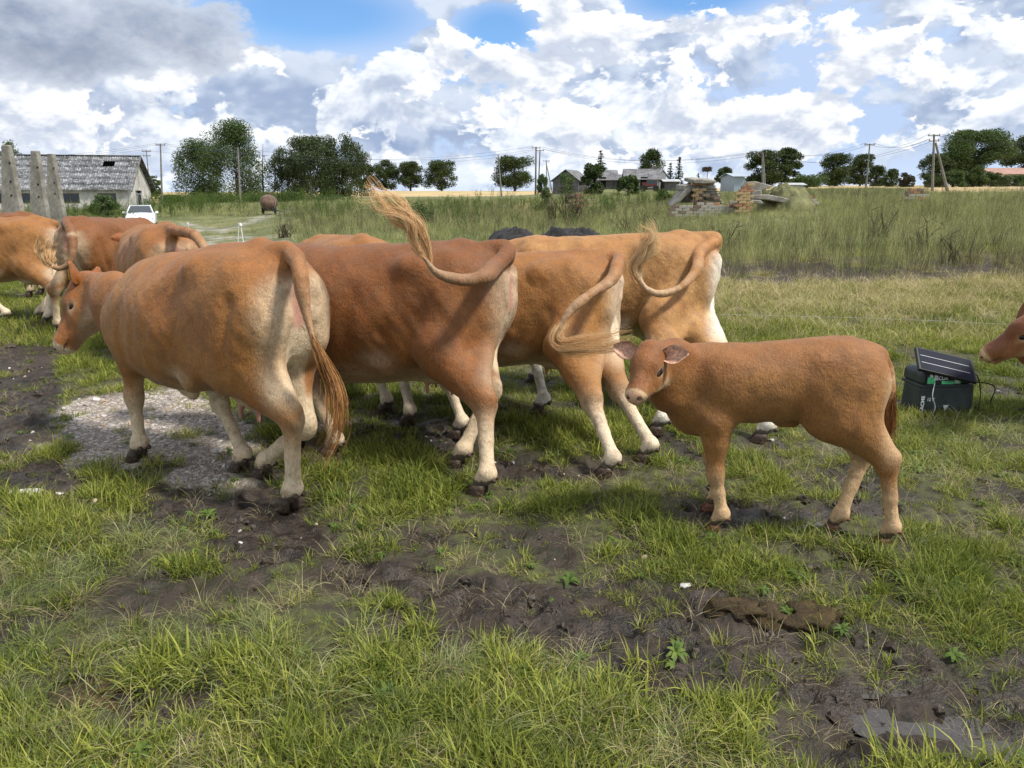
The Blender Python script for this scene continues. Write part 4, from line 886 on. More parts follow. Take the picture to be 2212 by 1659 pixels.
# ------------------------------------------------------------------ utility poles and wires
M_pole = simple_mat('weathered_pole', (.20, .19, .17), .9, .2, 3); M_pole2 = simple_mat('brown_wood_pole', (.13, .10, .08), .9, .2, 3); M_ins = simple_mat('insulator', (.35, .33, .30), .4, .1); M_line = simple_mat('overhead_line', (.06, .07, .08), .6, .05)
tops = {}
WPAR = {'overhead wire sagging from the poles past the barn roof', 'overhead wire between the barn pole and the plain pole', 'long overhead wire before the birches and maples', 'overhead wire above the grey houses', 'wire between the double pole and the leaning pole', 'lower wire between the double pole and the strutted pole', 'wire between the leaning pole and the strutted pole', 'wire running off to the right edge'}
def pole(key, pxt, yt, pxb, yb, D, label, arms=1, strut=None, mat=None, r0=.15):
    e = P(pxb, yb, D); a = P(pxt, yt, D); zg = ht(e.x, D); k = (e.z-zg)/(a.z-e.z) if e.z > zg else 0; e = e+(e-a)*k
    e.z = min(e.z, zg); r = empty('utility_pole', tuple(e), 0, label=label, cat='utility pole', group='poles carrying the overhead lines'); L_ = a-e
    MB().tube([V3(0, 0, -.2), L_], [r0, r0*.62], 8).build('shaft', mat or M_pole, r); w_ = []
    for q in range(arms):
        z = L_*(1-(.025+q*.085)); mb = MB(); mb.box(z+V3(0, 0, 0), (1.3-.2*q, .08, .09)); mb.build('cross_arm', M_pole2, r)
        for sx in (-.55, .55):
            ip = z+V3(sx*(1-.15*q), 0, .13); MB().lathe([(.02, -.10), (.05, -.05), (.06, .03), (.03, .08)], 7, ip).build('insulator', M_ins, r); w_.append(e+ip+V3(0, 0, .08))
    if strut:
        s0, s1 = P(*strut[0], D), P(*strut[1], D); s1.z = min(s1.z, ht(s1.x, D)); MB().tube([s0-e, s1-e], [r0*.7, r0], 8).build('strut', mat or M_pole, r)
    tops[key] = w_; return r
pole('a', 346.5, 310, 350, 434, 105, 'tall pole with a crossarm just right of the barn', 1)
pole('b', 316, 324, 321, 380, 112, 'thin pole behind the barn gable with two small arms', 2, r0=.10)
pole('c', 513.5, 318, 519, 440, 100, 'plain pole in front of the tall ash tree', 0, r0=.15); tops['c'] = [P(513.5, 319, 100)]
pole('d', 1076, 333, 1084, 428, 112, 'slim grey pole left of the single round maple', 0, r0=.13); tops['d'] = [P(1076, 334, 112)]
pole('e', 1158, 317, 1157, 412, 118, 'reddish brown tall pole beside the single maple', 1, mat=M_pole2)
pole('f', 1166.5, 323, 1163, 406, 122, 'second brown pole with an arm right of the reddish one', 1, mat=M_pole2, r0=.12)
pole('g', 1180, 346, 1181, 400, 150, 'short far pole with a strut left of the grey shed', 1, ((1180, 352), (1194, 396)), r0=.12)
pole('h', 1646.5, 328, 1648, 398, 100, 'double pole of two leaning legs before the big dark trees', 2, ((1648, 332), (1654, 398)))
pole('i', 1879, 310, 1869, 424, 95, 'thin pole leaning right with a small arm on the right', 1, r0=.13)
pole('j', 2018, 290, 2014, 420, 82, 'tall pole with a long side strut near the huge oak', 2, ((2021, 308), (2051, 430)), r0=.16)
pole('k', 1528, 370, 1527, 400, 150, 'short pole under the stork nest', 0, r0=.10); tops['k'] = []
_wn = {}
def wire(a, b_, sag, label, r_=.016):
    _wn[label] = _wn.get(label, 0)+1; label = ['upper of the parallel wires: ', 'lower of the parallel wires: ', 'lowest of the parallel wires: '][_wn[label]-1]+label if label in WPAR else label
    pts = [a*(1-u)+b_*u-V3(0, 0, sag*4*u*(1-u)) for u in [k/14 for k in range(15)]]; tagit(MB().tube(pts, r_, 4, False).build('overhead_wire', M_line), label, 'wire', 'overhead wires between the poles')
wl = [('a', 0, P(-300, 338, 90), 1.0), ('a', 1, P(-300, 350, 90), 1.0), ('b', 0, P(-300, 352, 95), .8)]
for k, i_, q, s_ in wl: wire(tops[k][i_], q, s_, 'overhead wire sagging from the poles past the barn roof')
for i_, q in ((0, 0), (1, 0)): wire(tops['a'][i_], tops['c'][0]+V3(0, 0, -.3*i_), .5, 'overhead wire between the barn pole and the plain pole')
for i_ in (0, 1): wire(tops['c'][0]+V3(0, 0, -.5*i_), tops['d'][0]+V3(0, 0, -.4*i_), 1.1, 'long overhead wire before the birches and maples')
wire(tops['a'][1], tops['e'][0], 2.0, 'long high wire across the sky to the reddish pole'); wire(tops['b'][0], tops['f'][0], 2.0, 'long wire behind the birches to the second brown pole')
wire(tops['d'][0], tops['f'][0], .3, 'short wire between the slim pole and the brown pole')
for i_ in (0, 1): wire(tops['e'][i_], tops['h'][i_], 1.6, 'overhead wire above the grey houses')
wire(tops['f'][1], tops['h'][2], 1.6, 'lower overhead wire above the grey houses')
for i_ in (0, 1): wire(tops['h'][i_], tops['i'][i_], 1.0, 'wire between the double pole and the leaning pole'); wire(tops['h'][i_+2], tops['j'][i_+2], 1.6, 'lower wire between the double pole and the strutted pole')
for i_ in (0, 1): wire(tops['i'][i_], tops['j'][i_], .9, 'wire between the leaning pole and the strutted pole'); wire(tops['j'][i_], P(2420, 300+14*i_, 72), .8, 'wire running off to the right edge')
# stork nest
nb = MB(); rn = random.Random(4); np_ = P(1527, 370, 150); 
for k in range(90):
    a = rn.uniform(0, 6.28); r_ = rn.uniform(.35, .8); z = rn.uniform(0, .75); q = V3(r_*math.cos(a), r_*math.sin(a), z); d = V3(-math.sin(a), math.cos(a), rn.uniform(-.3, .3))*rn.uniform(.4, .8); nb.tube([q-d, q+d], .05, 3, False)
nb.lathe([(.3, -.1), (.7, 0), (.85, .35), (.6, .6)], 10); o = nb.build('stork_nest', simple_mat('nest_twigs', (.06, .05, .04), .95, .3, 3)); o.location = np_; tagit(o, 'dark stork nest of twigs on top of a short pole', 'nest')
# ------------------------------------------------------------------ farmhouses on the rise
M_gwood = simple_mat('grey_weathered_wood', (.14, .135, .13), .95, .3, 2); M_groof = simple_mat('grey_slate_roof', (.15, .15, .155), .9, .3, 1.2); M_lroof = simple_mat('pale_roof', (.42, .43, .44), .9, .15, 1.0); M_pink = simple_mat('pink_tiles', (.36, .22, .18), .9, .2, 2); M_white = simple_mat('limewash', (.60, .60, .57), .9, .1, 2); M_brick_r = simple_mat('red_brick_far', (.26, .12, .08), .9, .3, 2); M_green_house = simple_mat('greenhouse_film', (.36, .42, .47), .35, .08, 1)
def house(name, label, px0, px1, yr, ye, yb, D, depth, wall, roof, gable='side', yaw_=0.0, cat='house', win=(), chim=None, door=None, gap=0):
    """ridge across the picture ('side') or towards the camera ('front')"""
    a, e = P(px0, ye, D), P(px1, ye, D); w_ = e.x-a.x; ze = a.z; zr = P(px0, yr, D).z; zb = min(P(px0, yb, D).z, ht((a.x+e.x)/2, D))-.2
    r = empty(name, ((a.x+e.x)/2, D, zb), yaw_, label=label, cat=cat); he, hr = ze-zb, zr-zb; mb = MB()
    if gable == 'side':
        for sy in (0, 1): MB().box((0, depth*sy+(.08 if sy == 0 else -.08), he/2), (w_, .16, he)).build('wall', wall, r)
        for sx in (-1, 1): MB().prism([(sx*w_/2-sx*.01, .165, 0), (sx*w_/2-sx*.01, depth-.165, 0), (sx*w_/2-sx*.01, depth-.165, he), (sx*w_/2-sx*.01, depth/2, hr-.12), (sx*w_/2-sx*.01, .165, he)], (0, 0, 0), (-sx*.15, 0, 0)).build('gable', wall, r)
        for sy in (0, 1):
            y0 = -.35 if sy == 0 else depth+.35; zz_ = he-.12; mb = MB(); npn = max(3, int(w_/1.2))
            for k in range(npn):
                x0 = -w_/2-.3+(w_+.6)*k/npn; x1 = x0+(w_+.6)/npn-.03; mb.prism([(x0, y0, zz_), (x1, y0, zz_), (x1, depth/2, hr), (x0, depth/2, hr)], (0, 0, random.uniform(0, .03)), (0, 0, .07))
            mb.build('roof', roof, r)
    else:
        for sx in (-1, 1): MB().box((sx*(w_/2-.08), depth/2, he/2), (.16, depth-.34, he)).build('wall', wall, r)
        for sy in (0, 1): MB().prism([(-w_/2, 0, 0), (w_/2, 0, 0), (w_/2, 0, he), (0, 0, hr-.12), (-w_/2, 0, he)], (0, sy*(depth-.16), 0), (0, .16, 0)).build('gable', wall, r)
        for sx in (-1, 1):
            mb = MB(); npn = 6
            for k in range(npn): y0 = -.3+(depth+.6)*k/npn; y1 = y0+(depth+.6)/npn-.03; mb.prism([(sx*(w_/2+.3), y0, he-.2), (sx*(w_/2+.3), y1, he-.2), (0, y1, hr), (0, y0, hr)], (0, 0, 0), (0, 0, .07))
            mb.build('roof', roof, r)
    for (u, z, ww_, hh_) in win:
        f = MB().box((u*w_, -.02, z*he), (ww_+.16, .06, hh_+.16)).build('window', M_white, r); MB().box((u*w_, -.055, z*he), (ww_, .02, hh_)).build('pane', M_glass, f)
    if door: MB().box((door*w_, -.03, .95), (.95, .06, 1.9)).build('door', M_void, r)
    if chim is not None: MB().box((chim*w_, depth/2, hr+.1), (.55, .55, .7)).build('chimney', M_pole2, r)
    return r
house('shed', 'small grey wooden shed with a gable facing the camera', 1193, 1251, 367, 389, 410, 105, 6, M_gwood, M_groof, 'front', R(-20), 'shed', door=.1)
house('shed', 'grey shed partly behind the bushy tree', 1294, 1334, 367, 388, 408, 112, 5, M_gwood, M_groof, 'side', 0, 'shed', door=-.3)
house('outbuilding', 'low grey lean-to joining the shed and the grey house', 1330, 1366, 377, 388, 407, 113, 4, M_gwood, M_groof, 'side', 0, 'shed', win=((.0, .5, .9, .7),))
house('farmhouse', 'long grey farmhouse with plank walls and a wide slate roof', 1352, 1424, 364, 386.5, 405, 106, 7, M_gwood, M_groof, 'side', R(-6), 'house', win=((.28, .62, 1.5, .9), (-.2, .6, .9, .8)), chim=.42, door=.05)
house('farmhouse', 'small whitewashed gable end right of the grey farmhouse', 1424, 1439, 367, 378, 404, 112, 5, M_white, M_lroof, 'front', 0, 'house')
house('shed', 'flat pale-roofed shelter right of the whitewashed gable', 1436, 1467, 388, 391, 403, 108, 3, M_gwood, M_lroof, 'side', 0, 'shelter')
house('shed', 'long white low roof left of the ruin', 1498, 1530, 392, 396, 404, 115, 3, M_gwood, M_lroof, 'side', 0, 'shelter')
house('shed', 'white plank wall behind the slope right of the big trees', 1700, 1737, 396, 398, 404, 92, 2, M_white, M_lroof, 'side', 0, 'shelter')
house('cottage', 'cottage with a long pink tiled roof at the right edge', 2150, 2290, 362, 375, 402, 130, 8, M_white, M_pink, 'side', 0, 'house')
gh = house('greenhouse', 'pale sloping plastic greenhouse behind the ruin', 1587, 1609, 374, 380, 400, 108, 7, M_green_house, M_green_house, 'side', 0, 'greenhouse')
# red farm cart in front of the farmhouse
fc = P(1402, 403, 100); fc.z = ht(fc.x, 100); ft = empty('farm_cart', tuple(fc), 0, label='red farm machine parked in front of the grey farmhouse', cat='cart'); M_red = simple_mat('red_paint', (.13, .03, .025), .6, .25)
MB().box((0, 0, .85), (1.7, .8, .25)).build('bed', M_red, ft); MB().box((-.6, 0, 1.05), (.5, .7, .25)).build('hopper', M_red, ft)
for sx in (-.8, .8): MB().lathe([(.05, -.08), (.40, -.08), (.42, 0), (.40, .08), (.05, .08)], 14, (sx, -.55, .42), Matrix.Rotation(math.pi/2, 3, 'X')).build('wheel', M_rub, ft)
# ------------------------------------------------------------------ ruin: white wall, brick piers, fallen slabs
M_br = [simple_mat('brick_yellow', (.44, .32, .17), .9, .25, 9), simple_mat('brick_orange', (.36, .19, .11), .9, .25, 9), simple_mat('brick_white', (.38, .355, .31), .9, .2, 9), simple_mat('brick_dark', (.18, .13, .10), .9, .25, 9)]
brick_me = {}
def brick(parent, loc, rz, mi, sx=1.0):
    if mi not in brick_me:
        mb = MB().box((0, 0, 0), (.40, .20, .15), jit=.006); o = mb.build('brick', M_br[mi], parent); brick_me[mi] = o.data
    else: o = bpy.data.objects.new('brick', brick_me[mi]); COL.objects.link(o); o.parent = parent
    o.location = loc; o.rotation_euler = (random.uniform(-.02, .02), random.uniform(-.02, .02), rz+random.uniform(-.05, .05)); o.scale = (sx, 1, 1); return o
def brick_pier(label, px0, px1, yt, yb, D, mats, name='brick_pier', step=0, cat='brick pier', ragged=2, taper=0.0, core=True, depth=2):
    a, e = P(px0, yb, D), P(px1, yb, D); w_ = e.x-a.x; zb = min(ht(a.x, D), a.z); H_ = P(px0, yt, D).z-zb; r = empty(name, ((a.x+e.x)/2, D, zb-.05), 0, label=label, cat=cat)
    rowsn = max(2, int(round((H_+.05)/.165))); rr = random.Random(int(px0)); nb_ = 0; mc = M_br[mats[0]]
    for k in range(rowsn):
        f = k/rowsn; ww_ = w_*(1-taper*f); n_ = max(1, int(round(ww_/.42))); off = (.21 if k % 2 else 0)
        for j in range(n_+(1 if k % 2 else 0)):
            x = -ww_/2+.21+j*.42-off
            if x < -ww_/2-.05 or x > ww_/2+.05: continue
            if k > rowsn-1-ragged and rr.random() < .5: continue
            if step and (x+ww_/2)/ww_ > 1-step*f*(k/rowsn): continue
            for d in range(1 if n_ > 6 else depth):
                if nb_ > 290: break
                brick(r, (x+rr.uniform(-.012, .012), d*.22+rr.uniform(-.015, .015), .08+k*.165), 0, rr.choice(mats)); nb_ += 1
    mb = MB(); mb.box((0, .12 if n_ > 6 else .11, (rowsn-ragged-1)*.165/2), (max(.1, w_*(1-taper)-.12), .16, max(.1, (rowsn-ragged-1)*.165))); mb.build('mortar_core', simple_mat('mortar', (.30, .28, .25), .95, .2, 6), r)
    return r
brick_pier('long low white brick wall at the foot of the ruin', 1450, 1592, 438, 458, 45, (2, 2, 3, 2), 'brick_wall', cat='brick wall', ragged=1, core=True)
brick_pier('square yellow brick pier standing highest right of the ruin', 1594, 1620, 398, 458, 44.4, (0, 0, 0, 0, 1))
brick_pier('low stepped brick stub against the yellow pier', 1576, 1594, 420, 442, 45.2, (0, 1, 2), ragged=3)
brick_pier('broken orange brick pier under the leaning roof slab', 1500, 1522, 388, 440, 45.6, (1, 0, 3), ragged=3)
brick_pier('heap of orange bricks right of the broken pier', 1524, 1556, 421, 441, 45.3, (1, 0, 2, 3), ragged=3)
brick_pier('small brick stub at the right end of the ruin', 1743, 1762, 418, 458, 46, (1, 0, 2), ragged=3, taper=.3)
brick_pier('far stepped brick stump among the weeds on the right', 1955, 2003, 398, 436, 48, (1, 2, 3), ragged=3, taper=.45)
brick_pier('overgrown brick stump in the weeds left of the ruin', 1236, 1257, 414, 456, 46, (1, 3, 0), ragged=2)
def fallen_slab(label, pts, th_, D, dd=1.6, seed=1, cat='concrete slab'):
    q = [P(px, py, D+k_) for px, py, k_ in pts]; o0 = q[0].copy(); rr = random.Random(seed); mb = MB(); n = len(q)//2
    mb.prism([p-o0 for p in q], (0, 0, 0), (rr.uniform(-.1, .1), dd, rr.uniform(-.1, .2))); o = mb.build('concrete_slab', M_conc, None, label=label, cat=cat); o.location = o0; bv = o.modifiers.new('bevel', 'BEVEL'); bv.width = .04; bv.segments = 1
    return o
fallen_slab('flat broken slab lying on top of the orange pier', [(1498, 396, 0), (1498, 388, 0), (1514, 387, 0), (1546, 389, 0), (1548, 395, 0), (1520, 397, 0)], .3, 45.2, 2.2, 1)
fallen_slab('long dark slab leaning down to the left of the ruin', [(1450, 447, 0), (1456, 440, 0), (1483, 408, 0), (1492, 404, 0), (1494, 412, 0), (1470, 436, 0)], .3, 45.4, 1.8, 2)
fallen_slab('slab bridging from the leaning slab to the orange pier', [(1474, 412, 0), (1476, 400, 0), (1506, 399, 0), (1506, 407, 0)], .3, 45.8, 1.8, 3)
fallen_slab('tilted broken slab inside the left part of the ruin', [(1478, 436, 0), (1484, 415, 0), (1500, 410, 0), (1497, 436, 0)], .3, 46.2, 1.2, 4)
for k in range(9):
    y = 394+k*5.2; x1 = 1545+k*2.2; fallen_slab(['top','second','third','fourth','fifth','sixth','seventh','eighth','lowest'][k]+' of the stacked corrugated slabs curving down the ruin', [(1514+k*1.6, y+4.4, 0), (1514+k*1.6, y, 0), (x1-6, y-.6, 0), (x1, y+1.5, 0), (x1, y+4.6, 0)], .2, 45.5+.05*k, 1.5, 20+k)
fallen_slab('big broken slab jutting up at the top of the right heap', [(1622, 410, 0), (1620, 402, 0), (1630, 391, 0), (1650, 396, 0), (1672, 402, 0), (1640, 414, 0)], .3, 46, 2, 30)
fallen_slab('block under the jutting slab of the right heap', [(1622, 425, 0), (1624, 412, 0), (1646, 410, 0), (1646, 422, 0)], .3, 45.7, 1.5, 31)
fallen_slab('long pale slab sliding down the right heap', [(1622, 430, 0), (1626, 421, 0), (1660, 420, 0), (1700, 428, 0), (1718, 438, 0), (1700, 440, 0), (1660, 432, 0)], .3, 45.4, 1.6, 32)
fallen_slab('low block at the left foot of the right heap', [(1622, 440, 0), (1623, 432, 0), (1645, 433, 0), (1650, 441, 0)], .3, 45.1, 1.2, 33)
# earth heaps: grassy one at the ruin, black one behind the herd
def mound(name, label, px0, px1, yt, yb, D, depth, mat, seed, cat, rough=.25, kind=None, peaks=1):
    a, e = P(px0, yb, D), P(px1, yb, D); w_ = (e.x-a.x)/2; cx0 = (a.x+e.x)/2; zb = ht(cx0, D); H_ = P(px0, yt, D).z-zb; n = 60; m = 30
    U, Vv = np.meshgrid(np.linspace(-1, 1, n), np.linspace(-1, 1, m)); r_ = np.clip(1-np.abs(U)**2.4-np.abs(Vv)**2, 0, 1)**.7; nz = fbm(U*w_*1.6+seed, Vv*depth*1.6, 5, seed, .6)
    Z = H_*r_*(.55+.75*nz)+(fbm(U*w_*3.2, Vv*depth*3.2, 5, seed+3, .6)-.5)*rough*.75*r_**.3; xs_, ys_ = U*w_, Vv*depth
    Z = Z+height((cx0+xs_).ravel(), (D+ys_).ravel()).reshape(Z.shape)-zb-.05
    o = mesh_obj(name, np.stack([xs_.ravel(), ys_.ravel(), Z.ravel()], 1), grid_faces(m, n), mat, None, True, label=label, cat=cat); o.location = (cx0, D, zb); return o
M_turf = simple_mat('turfy_earth', (.13, .13, .06), .95, .4, 1.5, bump=.8, bscale=6)
mound('earth_mound', 'grassy earth mound covering the right side of the ruin', 1640, 1750, 397, 445, 47.5, 3.0, M_turf, 3, 'earth mound')
M_bl, t, b = new_mat('black_silage_heap'); tc = t.add('ShaderNodeTexCoord').outputs['Object']; c = t.ramp(t.noise(tc, 3.5, 7, .75), [(.35, (.006, .006, .007)), (.55, (.018, .015, .013)), (.72, (.06, .048, .035))]); t.l.new(c, b.inputs['Base Color']); b.inputs['Roughness'].default_value = .55; bp = t.add('ShaderNodeBump', ins={'Strength': 1, 'Distance': .08, 'Height': t.noise(tc, 9, 5, .7)}); t.l.new(bp.outputs[0], b.inputs['Normal'])
mound('manure_heap', 'left part of the black manure heap behind the herd', 1048, 1170, 489, 520, 24, 1.6, M_bl, 5, 'manure heap', .5)
mound('manure_heap', 'right, larger part of the black manure heap behind the herd', 1150, 1325, 486, 520, 23.5, 1.7, M_bl, 8, 'manure heap', .6)
# twiggy dead shrub left of the ruin
def shrub_dead(label, px, py, D, h_, n, seed):
    rr = random.Random(seed); b0 = P(px, py, D); b0.z = ht(b0.x, D); mb = MB()
    for k in range(n):
        a = rr.uniform(0, 6.28); l = h_*rr.uniform(.5, 1.1); d = V3(math.cos(a)*.8, math.sin(a)*.5, rr.uniform(1.3, 3.2)).normalized(); p = V3(rr.uniform(-.3, .3), rr.uniform(-.2, .2), 0); q = [p]
        for s_ in range(4): d = (d+V3(rr.uniform(-.2, .2), rr.uniform(-.2, .2), -.06)).normalized(); q.append(q[-1]+d*l/4)
        mb.tube(q, [.03, .024, .018, .012, .006], 4, False)
        for s_ in range(3): e = q[rr.randint(1, 4)]; d2 = V3(rr.uniform(-1, 1), rr.uniform(-1, 1), rr.uniform(0, 1)).normalized()*l*.3; mb.tube([e, e+d2], [.012, .005], 3, False)
    o = mb.build('dead_shrub', M_stalk, None, label=label, cat='shrub'); o.location = b0; return o
shrub_dead('large bare grey shrub left of the ruin', 1235, 458, 40, 2.2, 30, 1)
shrub_dead('bare shrub with arching twigs on the slope', 1190, 455, 42, 1.6, 18, 2)
shrub_dead('small grey leafless bush near the tank trailer', 615, 485, 34, .7, 22, 3)
for i, (px, py, D_, h_) in enumerate(((1352, 462, 32, 1.5), (1400, 460, 34, 1.3), (1560, 520, 22, 1.3), (1905, 470, 24, 1.6), (1990, 510, 20, 1.3), (2070, 560, 17, 1.2))): shrub_dead(['thin dark sapling left of the ruin', 'branched bare sapling beside the ruin', 'dark bare stalk clump in the tall grass below the ruin', 'tall dark weed clump below the leaning pole', 'dark weed clump in front of the brick stump', 'dark bare stems at the right in the tall grass'][i], px, py, D_, h_*.62, 9, 30+i)
# ------------------------------------------------------------------ cattle
def strands(guide, n, spread, rad=0.0012, wave=0.012, seed=1, taper=0.35, clumps=9, lmin=0.35):
    """hair strands following a guide polyline; spread(t) = radius of the bundle"""
    rg = np.random.default_rng(seed); g = catmull(guide, 5); M = len(g); tt = np.linspace(0, 1, M)
    T = np.gradient(g, axis=0); T /= np.linalg.norm(T, axis=1)[:, None]+1e-9
    A = np.cross(T, [0.3, 0.9, 0.2]); A /= np.linalg.norm(A, axis=1)[:, None]+1e-9; B = np.cross(T, A)
    ca = rg.uniform(0, 2*math.pi, clumps); cr = np.sqrt(rg.uniform(0.05, 1, clumps)); cph = rg.uniform(0, 6.28, clumps); cfr = rg.uniform(2.2, 5.5, clumps); cst = rg.uniform(0.0, 0.3, clumps)
    V = []; F = []; base = 0; S = len(tt)
    sp = np.array([spread(x) for x in tt])
    for i in range(n):
        c = rg.integers(clumps); t0 = max(0.0, cst[c]*0.6+rg.uniform(-0.05, 0.25)); t1 = min(1.0, rg.uniform(lmin, 1.0)*0.75+0.28)
        if t1-t0 < 0.15: t1 = t0+0.2
        ts = np.linspace(t0, min(1, t1), 12)
        def I(arr): return np.stack([np.interp(ts, tt, arr[:, k]) for k in range(3)], 1)
        gp, a, b = I(g), I(A), I(B); s_ = np.interp(ts, tt, sp)
        r = cr[c]*s_; w = wave*np.sin(cfr[c]*ts*3+cph[c])*(ts-t0+0.1)*1.6
        lo = (ts-t0)/(ts[-1]-t0+1e-6)
        jr = rg.uniform(0, 0.45)*s_*(0.25+0.75*(1-lo*0.6)) + rg.uniform(0, 1)**4*0.05*lo; ja = rg.uniform(0, 6.28)
        off = a*((r*math.cos(ca[c])+w+jr*math.cos(ja)))[:, None]+b*((r*math.sin(ca[c])+w*0.7+jr*math.sin(ja)))[:, None]
        p = gp+off; rr = rad*(1-(1-taper)*lo)
        for k in range(3):
            an = k*2.094; V.append(p+a*(rr*math.cos(an))[:, None]+b*(rr*math.sin(an))[:, None])
        m = 12
        for k in range(3):
            q0 = base+k*m+np.arange(m-1); q1 = base+((k+1) % 3)*m+np.arange(m-1)
            F.append(np.stack([q0, q1, q1+1, q0+1], 1))
        base += 3*m
    return np.concatenate(V), np.concatenate(F)

def hide_material(name, base, red, pale, mudc=(0.045, 0.035, 0.028)):
    m, t, b = new_mat(name)
    at = t.add('ShaderNodeAttribute', attribute_name='coat').outputs['Color']
    sp = t.add('ShaderNodeSeparateColor', ins={0: at})
    tc = t.add('ShaderNodeTexCoord').outputs['Object']
    big = t.noise(tc, 3.2, 4, 0.6); med = t.noise(tc, 13, 4, 0.6)
    wp = t.vmath('ADD', tc, t.vmath('MULTIPLY', t.add('ShaderNodeTexNoise', ins={'Vector': tc, 'Scale': 7.0, 'Detail': 2.0}).outputs['Color'], (.10, .10, .10)))
    mp = t.add('ShaderNodeMapping', ins={'Vector': wp, 'Rotation': (0.0, 0.5, 0.0), 'Scale': (150, 150, 30)})
    fur = t.noise(mp.outputs[0], 1.0, 3, 0.65, 0.3); fur2 = t.noise(tc, 52, 3, 0.65)
    f = t.math('ADD', t.math('MULTIPLY', fur, 0.78), t.math('MULTIPLY', fur2, 0.22))
    c = t.mix(t.maprange(big, 0.35, 0.68, 0.0, 0.6), base, red)
    c = t.mix(sp.outputs[1], c, red)
    pf = t.math('ADD', sp.outputs[0], t.math('MULTIPLY', t.math('SUBTRACT', med, 0.5), t.math('MULTIPLY', sp.outputs[0], 0.9)))
    c = t.mix(t.maprange(pf, 0.05, 0.9), c, t.mix(t.maprange(t.noise(tc, 26, 5, 0.7), 0.45, 0.72, 0, 0.45), pale, base))
    c = t.mix(0.55, c, t.ramp(f, [(0.34, (.22, .22, .23)), (0.5, (.50, .50, .50)), (0.64, (.74, .73, .70))]), 'OVERLAY')
    c = t.mix(t.maprange(med, 0.42, 0.72, 0.0, 0.38), c, (0.13, 0.075, 0.035))
    at2 = t.add('ShaderNodeAttribute', attribute_name='skin').outputs['Fac']
    c = t.mix(at2, c, (0.42, 0.17, 0.13))
    mudm = t.math('ADD', sp.outputs[2], t.math('MULTIPLY', t.math('SUBTRACT', t.noise(tc, 22, 5, 0.7), 0.5), 1.5))
    mudm = t.math('MULTIPLY', t.maprange(mudm, 0.42, 0.7), t.maprange(sp.outputs[2], 0.02, 0.2))
    c = t.mix(t.math('MULTIPLY', mudm, 0.9), c, mudc)
    t.l.new(c, b.inputs['Base Color'])
    b.inputs['Roughness'].default_value = 0.58; b.inputs['Specular IOR Level'].default_value = 0.32
    b.inputs['Sheen Weight'].default_value = 0.10; b.inputs['Sheen Roughness'].default_value = 0.5; b.inputs['Sheen Tint'].default_value = (1.0, 0.82, 0.62, 1)
    bp = t.add('ShaderNodeBump', ins={'Strength': 0.9, 'Distance': 0.006, 'Height': t.math('ADD', f, t.math('MULTIPLY', t.noise(tc, 20, 3, 0.6), 1.3))})
    t.l.new(bp.outputs[0], b.inputs['Normal'])
    return m
def lin(*c): return tuple(((v/255)/12.92 if v/255 <= 0.04045 else ((v/255+0.055)/1.055)**2.4) for v in c)

M_hoof = simple_mat('hoof_horn', (0.06, 0.04, 0.028), 0.5, 0.4, 60, bump=0.3)
M_hoofl = simple_mat('hoof_horn_brown', (0.13, 0.055, 0.03), 0.5, 0.4, 60, bump=0.3)
M_eye, _t, _b = new_mat('eye'); _b.inputs['Base Color'].default_value = (0.012, 0.007, 0.005, 1); _b.inputs['Roughness'].default_value = 0.08
M_lid = simple_mat('eyelid_skin', (0.07, 0.032, 0.022), 0.6, 0.2, 60)
M_earin = simple_mat('ear_inside', (0.50, 0.29, 0.20), 0.8, 0.35, 60)
M_teat = simple_mat('teat_skin', (0.40, 0.17, 0.13), 0.6, 0.1, 60)
def hair_mat(name, a, b_):
    m, t, b = new_mat(name)
    gi = t.add('ShaderNodeNewGeometry').outputs['Random Per Island']
    c = t.ramp(gi, [(0.0, a), (0.6, tuple((x+y)/2 for x, y in zip(a, b_))), (1.0, b_)])
    t.l.new(c, b.inputs['Base Color']); b.inputs['Roughness'].default_value = 0.55; return m
M_hair = hair_mat('tail_hair', lin(185, 132, 78), lin(242, 212, 164))
M_hairp = hair_mat('tail_hair_pale', lin(190, 150, 100), lin(240, 215, 170))
M_hairm = hair_mat('tail_hair_muddy', lin(95, 66, 38), lin(190, 135, 78))

def hoof_mesh(me_name):
    mb = MB()
    for sy in (-1, 1):
        rings = []
        for z, a0, a1, w in ((0.0, -0.045, 0.078, 0.032), (0.02, -0.047, 0.070, 0.033), (0.05, -0.05, 0.046, 0.030), (0.075, -0.05, 0.028, 0.026)):
            ring = []
            for k in range(10):
                an = 2*math.pi*k/10; x = math.cos(an); y = math.sin(an)
                xx = (a0+a1)/2+(a1-a0)/2*x; ww = w*(1.0 if x < 0.2 else 1.0-0.42*(x-0.2)/0.8)
                ring.append(Vector((xx, sy*0.033+ww*y*1.0*(1 if y*sy > 0 else 0.9), z)))
            rings.append(ring)
        vs = [v for r in rings for v in r]; fs = []
        for i in range(3):
            for k in range(10): fs.append((i*10+k, i*10+(k+1) % 10, (i+1)*10+(k+1) % 10, (i+1)*10+k))
        fs += [tuple(range(10))[::-1], tuple(range(30, 40))]
        mb._add(vs, fs)
    return mb
_hv = hoof_mesh('hoof')
_hoofme = {}
def hoof(parent, loc, rz, s, pitch=0.0, mat=None):
    key = mat.name
    if key not in _hoofme:
        o = mesh_obj('hoof', _hv.v, _hv.f, mat, parent, True); _hoofme[key] = o.data
    else:
        o = bpy.data.objects.new('hoof', _hoofme[key]); COL.objects.link(o); o.parent = parent
    o.location = loc; o.rotation_euler = (0, pitch, rz); o.scale = (s, s, s)
    return o

